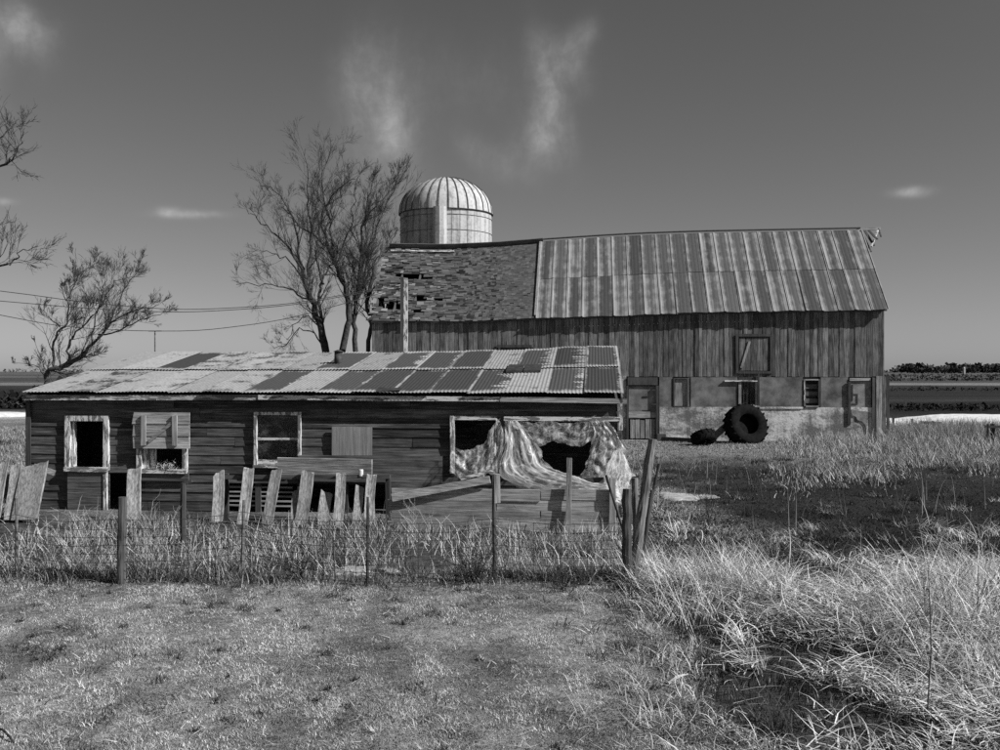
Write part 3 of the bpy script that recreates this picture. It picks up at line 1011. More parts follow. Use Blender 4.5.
m = None
pen = thing('board_pen', 'low pale wall of four horizontal boards beneath the plastic sheeting', 'pen wall', (0, D_SHED, 0), -YAW)
for k, (y0, y1) in enumerate(((490, 499.5), (500.5, 510.5), (511.5, 521), (522, 531.5))):
    for (x0, x1) in ((388, 496), (497, 618)) if k % 2 else ((392, 540), (541, 616)):
        a, b = S(x0, y1, -1.9), S(x1, y0, -1.9)
        mm = MB(); mm.box(a[0], b[0], -1.92 + random.uniform(-.01, .01), -1.885, max(a[1], 0.0), b[1], 0.006)
        mm.build('board', M['plank_x'], pen)
for px, y0, y1, w in ((568.5, 458, 534, 5), (612, 478, 534, 6)):
    a, b = S(px, y1, -1.98), S(px, y0, -1.98)
    mm = MB(); mm.bar((a[0], -1.99 if px < 600 else -1.953, 0), (b[0] + 0.01, -1.965 if px < 600 else -1.953, b[1]), w * 0.016, 0.045, (1, 0, 0), 0.006); mm.build('stake', M['plank_z'], pen)
for px in (400, 460, 530):
    a = S(px, 533, -1.85)
    P('post', M['post_z'], pen, (a[0] - .04, a[0] + .04, -1.884, -1.81, 0, 0.62))


def ragged_board(mb, a, b, w, t, side, rough=0.05):
    """a split, uneven board from foot a to head b"""
    a, b = Vector(a), Vector(b)
    d = (b - a).normalized()
    sd_ = Vector(side); sd_ = (sd_ - d * sd_.dot(d)).normalized()
    n = d.cross(sd_)
    rows, cols = 5, 5
    slant = random.uniform(-1, 1) * rough
    bow = random.uniform(-.02, .02)
    k = len(mb.v)
    L = (b - a).length
    for f in (-0.5, 0.5):
        for r in range(rows):
            for c in range(cols):
                u = c / (cols - 1) - 0.5
                v = r / (rows - 1)
                hgt = v * L
                if r == rows - 1: hgt += slant * u * 2 + random.uniform(-1, .4) * rough * 0.7
                wd = w * (1 + random.uniform(-.05, .05)) if c in (0, cols - 1) else w
                mb.v.append(tuple(a + d * hgt + sd_ * (u * wd + bow * math.sin(v * 3.14)) + n * (f * t + 0.008 * math.sin(u * 5 + v * 2))))
    m_ = rows * cols
    for r in range(rows - 1):
        for c in range(cols - 1):
            q = k + r * cols + c
            mb.f += [(q, q + 1, q + cols + 1, q + cols), (q + m_ + 1, q + m_, q + m_ + cols, q + m_ + cols + 1)]
    for c in range(cols - 1):
        q = k + c
        mb.f.append((q + 1, q, q + m_, q + m_ + 1))
        q = k + (rows - 1) * cols + c
        mb.f.append((q, q + 1, q + m_ + 1, q + m_))
    for r in range(rows - 1):
        q = k + r * cols
        mb.f.append((q, q + cols, q + m_ + cols, q + m_))
        q = q + cols - 1
        mb.f.append((q + cols, q, q + m_, q + m_ + cols))


def leaning_board(name, label, cat, px0, py0, px1, py1, c0, c1, wpx, thick, mat, group=None):
    a, b = shed_world(px0, py0, c0), shed_world(px1, py1, c1)
    mm = MB(); ragged_board(mm, a, b, wpx * a.y / 1000, thick, (CY, -SY, 0), 0.06)
    o = mm.build(name, mat)
    return tag(o, label, cat, group)


# planks lying and leaning about the pen
a, b = shed_world(392, 498, -2.0), shed_world(490, 479.5, -1.97)
mm = MB(); mm.bar(a, b, 0.125, 0.035, (0, 0, 1), 0.008)
tag(mm.build('plank', M['plank_x']), 'long pale plank slanting up to the right on top of the board wall', 'plank')
a, b = shed_world(461, 479, -0.45), shed_world(493, 470.5, -0.40)
mm = MB(); mm.bar(a, b, 0.05, 0.03, (0, 0, 1), 0.004)
tag(mm.build('window_sill_strip', M['white_x']), 'broken pale window sill strip hanging under the smaller plastic sheet', 'sill strip')
a, b = shed_world(278, 466, -0.95), shed_world(372, 468, -0.85)
mm = MB(); mm.bar(a, b, 0.30, 0.04, (0, -.25, 1), 0.012)
tag(mm.build('plank', M['plank_x']), 'wide weathered plank propped level along the top of the picket rail', 'plank')

pk = thing('picket_fence', 'short run of broken grey pickets leaning on a dark rail before the shed', 'picket fence', (0, D_SHED, 0), -YAW)
a, b = S(222, 477, -1.15), S(390, 476.5, -1.15)
mm = MB(); mm.bar((a[0], -1.15, a[1]), (b[0], -1.15, b[1]), 0.07, 0.05, (0, 0, 1), 0.004); mm.build('rail', M['beam'], pk)
for (bx, tx, ty, w) in ((243, 249, 468, 11), (268, 277, 470, 11), (301, 308, 471, 13), (338, 341, 473, 10), (370, 372, 474, 10), (296, 297, 489, 9), (324, 327, 492, 12), (357, 360, 486, 9)):
    b_, t_ = S(bx, 530, -1.45), S(tx, ty, -1.22)
    mm = MB(); ragged_board(mm, (b_[0], -1.50, 0.0), (t_[0], -1.215, t_[1]), w * 0.0166, 0.028, (1, 0, 0), 0.05); mm.build('picket', M['plank_z'], pk)
for px in (226, 300, 388):
    a = S(px, 530, -1.1)
    P('post', M['darkwood_z'], pk, (a[0] - .04, a[0] + .04, -1.12, -1.05, 0, 0.82))

leaning_board('plank', 'single upright grey plank just right of the dark wooden fence post', 'plank', 134, 522, 135, 468, -1.5, -1.2, 14, 0.03, M['plank_z'])
leaning_board('plank', 'narrow grey plank standing alone left of the picket run', 'plank', 217, 522, 219, 472, -1.5, -1.2, 11, 0.03, M['plank_z'])
leaning_board('plank', 'widest of the weathered planks leaning at the left frame edge', 'plank', 24, 520, 35, 464, -1.75, -1.3, 27, 0.03, M['plank_z'])
leaning_board('plank', 'narrow plank leaning outermost at the left frame edge', 'plank', -4, 518, 5, 462, -1.7, -1.3, 9, 0.03, M['plank_z'])
leaning_board('plank', 'weathered plank wedged between the two others at the left frame edge', 'plank', 9, 520, 17, 463, -1.72, -1.29, 11, 0.03, M['plank_z'])
a, b = shed_world(34, 466, -1.2), shed_world(55, 473, -1.1)
mm = MB(); mm.bar(a, b, 0.09, 0.05, (0, 0, 1), 0.004)
tag(mm.build('timber_offcut', M['plank_x']), 'short pale timber offcut resting on the leaning planks at left', 'timber')
# rusted pail ledge: light jar on the picket rail
a = shed_world(361, 475.3, -1.15)
mm = MB(); mm.tube([a + Vector((0, 0, -0.01)), a + Vector((0, 0, 0.09)), a + Vector((0, 0, 0.10))], [0.04, 0.04, 0.036], 12)
tag(mm.build('tin_can', M['tin']), 'small pale can standing on the picket rail', 'can')

# ------------------------------------------------------------------ barn
D_BARN = 38.5
B = frame_at(D_BARN)


def interp_px(points, c):
    xs, zs = [], []
    for (x, y) in points:
        s, z = B(x, y, c)
        xs.append(s); zs.append(z)
    return lambda s: float(np.interp(s, xs, zs))


def make_barn():
    root = thing('barn', 'large weathered barn with sagging roof, half shingle and half ribbed metal', 'barn', (0, D_BARN, 0), -YAW)
    OV, RUN = -0.17, 3.5
    eave = interp_px([(366, 319.5), (463, 320.5), (535, 317), (630, 314), (700, 311), (888, 308)], OV)
    ridge = interp_px([(384, 247.5), (445, 248.5), (500, 246), (541, 242.5), (600, 238.5), (640, 236.3), (700, 234.2), (870, 231)], RUN)
    sL, sR = B(372, 400)[0], B(884, 400)[0]
    rL, rR = sL - 0.12, B(888, 308, OV)[0]
    sM = B(535.5, 317, OV)[0]
    zp = 2.40
    BACK = 2 * RUN
    hz = lambda s: eave(s) - 0.04

    def rz(s, c):
        t = (c - OV) / (RUN - OV)
        return eave(s) * (1 - t) + ridge(s) * t

    door = [*B(738, 372), *B(770, 336)]                 # hay door
    dx0, dz0, dx1, dz1 = door
    hx0, hz0 = B(499, 356); hx1, hz1 = B(530, 347.5)    # small hatch above the shed roof
    # siding: one board at a time
    s = sL
    while s < sR - 0.05:
        w = random.uniform(0.13, 0.22)
        e = min(s + w, sR)
        topz = hz((s + e) / 2)
        spans = [(zp - random.uniform(0.0, 0.03), topz)]
        for (a, b, c0, c1) in ((dx0, dx1, dz0, dz1), (hx0, hx1, hz0, hz1)):
            if e > a + 0.02 and s < b - 0.02:
                ns = []
                for (p, q) in spans:
                    if c0 > p: ns.append((p, min(q, c0)))
                    if c1 < q: ns.append((max(p, c1), q))
                spans = ns
        for (p, q) in spans:
            y = -0.03 - random.uniform(0, 0.022)
            tw = random.uniform(-0.004, 0.004)
            m = MB()
            g = random.uniform(0.004, 0.014)
            m.hexa([(s + g / 2, y, p), (e - g / 2, y + tw, p + random.uniform(-.01, .01)), (e - g / 2, 0, p), (s + g / 2, 0, p), (s + g / 2, y, q), (e - g / 2, y + tw, q), (e - g / 2, 0, q), (s + g / 2, 0, q)])
            m.build('siding_board', M['barn'], root)
        s = e
    P('sheathing', M['dark'], root, (sL + .1, sR - .1, 0.02, 0.04, zp, 4.3))
    # hay door
    dd = P('hay_door', M['dark'], root, (dx0, dx1, -0.005, 0.015, dz0, dz1))
    k = 5
    for i in range(k):
        a = dx0 + 0.05 + (dx1 - dx0 - 0.1) * i / k
        b = dx0 + 0.05 + (dx1 - dx0 - 0.1) * (i + 1) / k - 0.015
        P('board', M['barn'], dd, (a, b, -0.045 - random.uniform(0, .012), -0.01, dz0 + 0.05, dz1 - 0.06), j=0.004)
    m = MB(); m.bar((dx0 + 0.12, -0.07, dz0 + 0.15), (dx0 + 0.42, -0.07, dz1 - 0.2), 0.09, 0.02, (1, 0, 0)); m.build('brace', M['plank_z'], dd)
    P('door_frame', M['darkwood_z'], dd, (dx0 - 0.09, dx0 + 0.01, -0.085, -0.058, dz0 - 0.05, dz1 + 0.06), (dx1 - 0.01, dx1 + 0.09, -0.085, -0.058, dz0 - 0.05, dz1 + 0.06), (dx0 + .012, dx1 - .012, -0.088, -0.058, dz1 - 0.02, dz1 + 0.08), (dx0 + .012, dx1 - .012, -0.088, -0.058, dz0 - 0.06, dz0 + 0.03))
    hh = P('loft_hatch', M['dark'], root, (hx0 + .02, hx1 - .02, -0.01, 0.012, hz0, hz1))
    P('hatch_frame', M['darkwood_z'], hh, (hx0 - 0.08, hx1 + 0.08, -0.09, -0.058, hz1, hz1 + 0.10), (hx0 - 0.02, hx0 + 0.06, -0.088, -0.058, hz0, hz1 - .003), (hx1 - 0.06, hx1 + 0.02, -0.088, -0.058, hz0, hz1 - .003))

    # lower wall: concrete footing with sheet panels above
    zmid = B(760, 407)[1]
    x_door = B(658, 400)[0]
    m = MB(); m.box(x_door + 0.05, sR - 0.25, -0.16, 0.12, -0.1, zmid)
    m.build('footing', M['concrete'], root)
    m = MB(); m.box(sL, B(627, 400)[0] - .03, -0.1, 0.12, -0.1, zp)
    m.build('footing', M['concrete'], root)
    for (x0, x1) in ((659, 672), (690.5, 737), (758, 802), (820, 847)):
        a, b = B(x0, 407)[0], B(x1, 407)[0]
        P('wall_panel', M['panel'], root, (a, b, -0.135 - random.uniform(0, 0.012), 0.05, zmid + 0.004, zp - 0.035), j=0.003)
    # window bays behind
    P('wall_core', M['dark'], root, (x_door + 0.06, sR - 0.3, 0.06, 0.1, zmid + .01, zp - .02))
    # boarded window
    a, b = B(673, 407)[0], B(690, 407)[0]
    m = MB(); ring(m, a, b - .09, zmid + .006, zp - .06, a + .05, b - .13, zmid + .03, zp - .11, -0.17, 0.04)
    w = m.build('window_frame', M['darkwood_z'], root)
    P('board', M['plank_z'], w, (a + 0.052, a + 0.30, -0.12, -0.09, zmid + .035, zp - .12), j=.003)
    P('board', M['plank_z'], w, (a + 0.305, b - 0.135, -0.115, -0.09, zmid + .035, zp - .13), j=.003)
    P('board', M['panel'], w, (b - 0.085, b - 0.01, -0.12, 0.04, zmid + .02, zp - .05), j=.002)
    # barred window
    a, b = B(738, 407)[0], B(757, 407)[0]
    m = MB(); ring(m, a, b, zmid + .062, zp - .141, a + .10, b - .09, zmid + .09, zp - .16, -0.17, 0.04)
    w = m.build('window_frame', M['plank_z'], root)
    P('sill', M['white_x'], w, (a + 0.05, b + 0.06, -0.24, 0.04, zmid - 0.005 + .01, zmid + .058), j=.006)
    P('lintel', M['white_x'], w, (B(724, 381)[0], b - 0.02, -0.21, -0.15, zp - 0.2, zp - 0.15), j=.004)
    P('lintel', M['darkwood_z'], w, (a, b, -0.14, 0.04, zp - 0.135, zp - 0.03))
    for i in range(3):
        c0 = a + 0.2 + i * 0.12
        P('bar', M['darksteel'], w, (c0 - 0.015, c0 + 0.015, -0.10, -0.07, zmid + .06, zp - .14))
    P('pane', M['glass'], w, (a + .1, b - .1, -0.04, -0.035, zmid + .06, zp - .14))
    P('downpipe', M['darkwood_z'], root, (b + 0.01, b + 0.06, -0.21, -0.175, zmid - 0.45, zp + 0.1), j=.006)
    # slatted window
    a, b = B(803, 407)[0], B(819.5, 407)[0]
    w = P('window_frame', M['white_z'], root, (a, a + 0.06, -0.17, 0.04, zmid + .03, zp - .1))
    P('jamb', M['darkwood_z'], w, (b - 0.07, b, -0.17, 0.04, zmid + .03, zp - .1))
    P('head', M['plank_x'], w, (a + .062, b - .072, -0.17, 0.04, zp - .15, zp - .1))
    P('sill', M['plank_x'], w, (a + .062, b - .072, -0.2, 0.04, zmid + .005, zmid + .06))
    for i in range(3):
        z0 = zmid + 0.16 + i * 0.27
        P('slat', M['beam'], w, (a + .065, b - .075, -0.07, -0.04, z0, z0 + 0.16), j=.008)
    P('ledge', M['concrete'], root, (B(757.5, 407)[0], B(802, 407)[0], -0.20, -0.165, zmid - 0.05, zmid + 0.01), j=.01)
    # broken stucco bay at the right corner
    a, b = B(850, 407)[0], B(869, 407)[0]
    P('stucco_slab', M['stucco'], root, (a, b + .05, -0.13, 0.05, 1.12, zp - 0.19))
    m = MB()
    m.v = []
    prof = [(0, 1.05), (0.08, 0.95), (0.25, 0.9), (0.33, 0.78), (0.55, 0.74), (0.72, 0.62), (0.8, 0.42), (0.78, 0.25)]
    for (u, zz) in prof:
        m.v += [(a + u * (b - a), -0.19, zz), (a + u * (b - a), -0.12, zz), (a + u * (b - a), -0.19, 1.16 - 0.08 * u), (a + u * (b - a), -0.12, 1.16 - 0.08 * u)]
    for i in range(len(prof) - 1):
        k = i * 4
        m.f += [(k, k + 4, k + 6, k + 2), (k, k + 1, k + 5, k + 4), (k + 2, k + 6, k + 7, k + 3)]
    m.build('broken_stucco', M['stucco'], root)
    P('crack_strip', M['darkwood_z'], root, (a + 0.04, a + 0.075, -0.15, -0.131, 1.5, 2.1), (a + 0.078, a + 0.25, -0.15, -0.131, 1.72, 1.755), (a + 0.215, a + 0.25, -0.15, -0.131, 1.36, 1.717), (a + 0.04, a + 0.21, -0.15, -0.131, 1.36, 1.395))
    P('drip_board', M['plank_x'], root, (a - .05, b + .02, -0.17, -0.06, zp - 0.17, zp - 0.07), j=.01)
    c0 = B(848, 400)[0]
    P('corner_stud', M['darkwood_z'], root, (c0 - .05, c0 + .05, -0.21, -0.165, 0.62, zp - 0.2), j=.006)
    # corner boards
    s = B(869, 400)[0] + 0.06
    for (w_, zb, zt, mt) in ((0.14, 0.05, 2.35, 'darkwood_z'), (0.2, 0.0, 2.42, 'plank_z'), (0.13, 0.1, 2.38, 'barn'), (0.1, 0.0, 2.42, 'darkwood_z')):
        P('corner_board', M[mt], root, (s, s + w_, -0.20, -0.165, zb, zt), j=.012)
        s += w_ + 0.015
    P('corner_post', M['darkwood_z'], root, (sR - 0.22, sR - 0.02, -0.12, 0.12, 0, zp))
    m = MB(); m.bar((B(876, 430)[0], -0.35, 0.5), (B(884, 445)[0], -0.5, 0.0), 0.10, 0.03, (1, 0, 0)); m.build('loose_board', M['plank_z'], root)
    # low door at the left of the footing
    a, b = B(628, 400)[0], B(657, 400)[0]
    d = P('stable_door', M['panel'], root, (a + .03, b - .06, -0.09, -0.03, B(640, 411)[1], B(640, 386)[1]), j=.004)
    P('lintel', M['darkwood_z'], d, (a - .02, b + .02, -0.15, 0.04, B(640, 385)[1], zp - .04))
    P('cross_board', M['plank_x'], d, (a + .02, b - .02, -0.12, -0.07, B(640, 418)[1], B(640, 411.5)[1]), j=.012)
    P('door_post', M['darkwood_z'], d, (b - .05, b + .06, -0.18, 0.0, 0, B(640, 385.5)[1]), j=.004)
    P('door_post', M['darkwood_z'], d, (a - .06, a + .02, -0.18, 0.0, 0, B(640, 385.5)[1]), j=.004)
    for k in range(5):
        x0 = a + 0.08 + k * 0.19
        P('plank', M['plank_z'], d, (x0, x0 + 0.16, -0.10 - random.uniform(0, .02), -0.06, 0.05, B(640, 419)[1] - random.uniform(0, .05)), j=.008)
    for zz in (B(640, 390)[1], B(640, 404)[1]):
        P('hinge', M['darksteel'], d, (b - .22, b - .02, -0.20, -0.185, zz - .03, zz + .03))
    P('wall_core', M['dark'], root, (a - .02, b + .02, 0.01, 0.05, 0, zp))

    # end and rear walls
    for side, sg in ((sL, -1), (sR, 1)):
        c = 0.0
        while c < BACK - 0.02:
            e = min(c + 0.28, BACK)
            cm = (c + e) / 2
            tz = rz(side, cm if cm < RUN else 2 * RUN - cm) - 0.10
            x0, x1 = sorted((side, side - sg * 0.03))
            P('siding_board', M['barn'], root, (x0, x1, c + .005, e - .005, zp, tz))
            c = e
        x0, x1 = sorted((side - sg * 0.02, side - sg * 0.22))
        P('footing', M['concrete'], root, (x0, x1, 0.13, BACK, -0.1, zp - .002))
    s = sL
    while s < sR - .05:
        e = min(s + 0.45, sR)
        P('siding_board', M['barn'], root, (s + .005, e - .005, BACK, BACK + 0.03, zp, hz(s) - .05))
        s = e
    P('footing', M['concrete'], root, (sL + .25, sR - .25, BACK - .2, BACK - .01, -0.1, zp - .002))

    # ---- metal half of the roof
    n = 22
    w = (rR - sM) / n

    def rsheet(a, b, t0, t1, lift, flare):
        prof = [(0, .0), (.03, .028), (.07, .030), (.11, .004), (.22, .0), (.30, .006), (.36, .0), (.5, .007), (.64, .0), (.70, .006), (.78, .0), (.89, .004), (.93, .030), (.97, .028), (1, 0)]
        V, uvs, F = [], [], []
        rows = 5
        ph = random.uniform(0, 6)
        for r in range(rows):
            f = r / (rows - 1)
            t = t0 + (t1 - t0) * f
            c = OV - 0.08 + (RUN - OV + 0.08) * t
            for (u, h) in prof:
                s = a + (b - a) * u
                V.append((s, c - 0.7 * (h * 0.9 + lift), rz(s, c) + 0.7 * (h * 0.9 + lift) + flare * (1 - f) * 0.015 * math.sin(3 * u + ph)))
                uvs.append((u, f))
        k = len(prof)
        for r in range(rows - 1):
            for i in range(k - 1):
                q = r * k + i
                F.append((q, q + 1, q + k + 1, q + k))
        m = MB(); m.v, m.f = V, F
        return m.build('roof_sheet', M['bsheet'], root, uvs=uvs)
    for i in range(n):
        a, b = sM + i * w - random.uniform(0, .03), sM + (i + 1) * w + 0.02
        rsheet(a, b, 0.0 - random.uniform(0, .006), 0.50, 0.03 + (i % 2) * 0.006, 1)
        rsheet(a + random.uniform(-.02, .02), b, 0.485, 1.0, 0.044 + (i % 2) * 0.006, 0.6)
    # deck, far slope
    m = MB()
    for sgn in (0, 1):
        ss = np.linspace(rL + .15, rR - .05, 24)
        for i in range(23):
            for (c0, c1) in ((OV + .04, RUN),):
                p = []
                for dz in (-0.10, -0.05):
                    for (s_, c_) in ((ss[i], c0), (ss[i + 1], c0), (ss[i + 1], c1), (ss[i], c1)):
                        p.append((s_, c_ if not sgn else 2 * RUN - c_, rz(s_, c_) + dz))
                if sgn == 0 and (ss[i + 1] < sM):
                    continue
                m.hexa(p)
    m.build('roof_deck', M['dark'], root)
    m = MB()
    for i in range(22):
        a, b = sM + i * w, sM + (i + 1) * w
        m.quad((a, RUN + .01, ridge(a) + .05), (b, RUN + .01, ridge(b) + .05), (b, 2 * RUN - OV, eave(b) + .03), (a, 2 * RUN - OV, eave(a) + .03))
    m.build('rear_roof', M['panel'], root)
    m = MB()
    for i in range(10):
        a, b = rL + (sM - rL) * i / 10, rL + (sM - rL) * (i + 1) / 10
        m.quad((a, RUN + .01, ridge(a) + .02), (b, RUN + .01, ridge(b) + .02), (b, 2 * RUN - OV, eave(b)), (a, 2 * RUN - OV, eave(a)))
    m.build('rear_roof', M['barn_in'], root)
    # ridge boards
    m = MB()
    ss = np.linspace(rL + 0.1, sM + .1, 8)
    for i in range(7):
        m.bar((ss[i], RUN - .05, ridge(ss[i]) + 0.09), (ss[i + 1], RUN - .05, ridge(ss[i + 1]) + 0.09), 0.22, 0.03, (0, 1, -.9))
    m.build('ridge_board', M['beam'], root)
    m = MB()
    ss = np.linspace(sM + .1, rR - .05, 16)
    m.tube([(q_, RUN - .02, ridge(q_) + 0.13) for q_ in ss], 0.035, 5)
    m.build('ridge_cap', M['darksteel'], root)
    m = MB()
    m.tube([(rL + 2.7 * k_ / 6 + .2, RUN - 0.28, ridge(rL + 2.7 * k_ / 6) - 0.17) for k_ in range(7)], 0.045, 5)
    m.build('ridge_trim', M['white_x'], root)
    # seam batten between halves
    m = MB(); m.bar((sM - .02, OV, eave(sM) + .06), (sM - .02, RUN, ridge(sM) + .08), 0.06, 0.05, (1, 0, 0)); m.build('seam_batten', M['plank_z'], root)
    # fascia under the eave
    m = MB()
    ss = np.linspace(rL + .1, rR - .03, 14)
    for i in range(13):
        m.bar((ss[i], OV + .03, eave(ss[i]) - .06), (ss[i + 1], OV + .03, eave(ss[i + 1]) - .06), 0.10, 0.03, (0, 0, 1))
    m.build('eave_board', M['darkwood_z'], root)
    # hay hood remains at the right gable
    peak = Vector((rR, RUN, ridge(rR)))
    m = MB(); m.bar(peak + Vector((-.2, 0, .06)), peak + Vector((0.75, 0, 0.10)), 0.10, 0.06, (0, 0, 1)); m.build('hood_beam', M['plank_x'], root)
    m = MB(); m.bar(peak + Vector((0.62, -.1, 0.02)), peak + Vector((0.12, -1.0, -0.75)), 0.07, 0.05, (0, 0, 1)); m.build('hood_brace', M['white_x'], root)
    m = MB(); m.bar(peak + Vector((0.66, 0, 0.1)), peak + Vector((0.74, -.1, -0.25)), 0.06, 0.05, (0, 1, 0)); m.build('hood_brace', M['beam'], root)
    for k in range(3):
        m = MB(); m.bar(peak + Vector((-0.05 + k * .16, -0.05, 0.02)), peak + Vector((0.12 + k * .12, -0.9, -0.95 + k * .25)), 0.09, 0.03, (1, 0, 0)); m.build('hood_board', M['darkwood_z'], root)
    # rafters and purlin boards under the shingles
    s = rL + 0.15
    while s < sM:
        m = MB(); m.bar((s, OV + .05, eave(s) - .14), (s, RUN, ridge(s) - .14), 0.06, 0.14, (1, 0, 0)); m.build('rafter', M['barn_in'], root)
        s += 0.75
    # skip sheathing boards with gaps where the roof has opened
    def hole(px, py):
        for (hx, hy, ax, ay) in ((408, 276, 16, 2.8), (424, 277, 8, 2.2), (391, 305, 11, 4.0), (420, 298, 9, 2.3), (438, 298.5, 7, 1.6), (417, 310, 7, 1.6), (379, 300, 6, 2)):
            if ((px - hx) / ax) ** 2 + ((py - hy) / ay) ** 2 < 1:
                return True
        return False

    def pix(s, c, z):
        X, Y = s * CY + c * SY, D_BARN - s * SY + c * CY
        return 500 + 1000 * X / Y, HORIZON - (z - CAM_H) / Y * 1000
    rngp = random.Random(5)
    nrow = 27
    for r in range(nrow):
        t0, t1 = r / nrow, (r + 1) / nrow - 0.006
        c0, c1 = OV + (RUN - OV) * t0, OV + (RUN - OV) * t1
        segs = []
        ss = np.linspace(rL + 0.05, sM - 0.03, 34)
        run = []
        for i in range(33):
            sm = (ss[i] + ss[i + 1]) / 2
            x, y = pix(sm, (c0 + c1) / 2, rz(sm, (c0 + c1) / 2))
            if not hole(x, y):
                run.append(i)
            elif run:
                segs.append(run); run = []
        if run: segs.append(run)
        for q in segs:
            k0 = q[0]
            while k0 <= q[-1]:
                k1 = min(k0 + 17, q[-1] + 1)
                a, b = ss[k0], ss[k1]
                pts = []
                for dz in (-0.055, -0.03):
                    pts += [(a, c0, rz(a, c0) + dz), (b, c0, rz(b, c0) + dz), (b, c1, rz(b, c1) + dz), (a, c1, rz(a, c1) + dz)]
                m = MB(); m.hexa(pts); m.build('sheathing_board', M['barn_in'], root)
                k0 = k1
    # shingles: too small to tell apart singly, one part
    V, F, T = [], [], []
    rows = 44
    for r in range(rows):
        t = r / rows
        s = rL - rngp.uniform(0, 0.12)
        while s < sM - 0.02:
            wd = rngp.uniform(0.08, 0.20) if s > sL + 3.4 else rngp.uniform(0.10, 0.34)
            e = min(s + wd, sM - 0.01)
            c0 = OV - 0.05 + (RUN - OV + .03) * t + rngp.uniform(-0.012, 0.012)
            ln = (RUN - OV) / rows * rngp.uniform(1.5, 1.9)
            sm = (s + e) / 2
            x, y = pix(sm, c0, rz(sm, c0))
            wear = float(np.interp(x, [368, 440, 500, 535], [0.24, 0.16, 0.08, 0.03]))
            edge_gone = (x < 392 and rngp.random() < 0.30)
            if not hole(x, y) and not hole(x, y - 3) and rngp.random() > wear and not edge_gone:
                c1 = min(c0 + ln, RUN)
                lift = 0.008 + rngp.random() ** 6 * 0.05 * (wear * 6)
                sk = rngp.uniform(-0.03, 0.03) * wear * 6
                k = len(V)
                pts = [(s + sk, c0, rz(s, c0) + lift), (e - .002 + sk, c0, rz(e, c0) + lift + rngp.uniform(-.012, .02) * wear * 6), (e - .002, c1, rz(e, c1) + .002), (s, c1, rz(s, c1) + .002)]
                V += pts + [(p[0], p[1] + .006, p[2] - .014) for p in pts]
                F += [(k, k + 1, k + 2, k + 3), (k, k + 4, k + 5, k + 1), (k, k + 3, k + 7, k + 4), (k + 1, k + 5, k + 6, k + 2)]
                base = float(np.interp(x, [368, 450, 530], [0.105, 0.085, 0.085]))
                tn = base * rngp.choice([0.4 if x < 470 else .8, 0.7, 0.85, 1.0, 1.15, 1.4 if x < 480 else 1.2, 2.1 if x < 440 else 1.45, 2.4 if x < 400 else 1.0, .3 if x < 500 else .9])
                T += [tn] * 8
            s = e + 0.001
    o = np_mesh('shingles', np.array(V), np.array(F), M['shingle'], T, parent=root)
    o['kind'] = 'stuff'
    return root


make_barn()

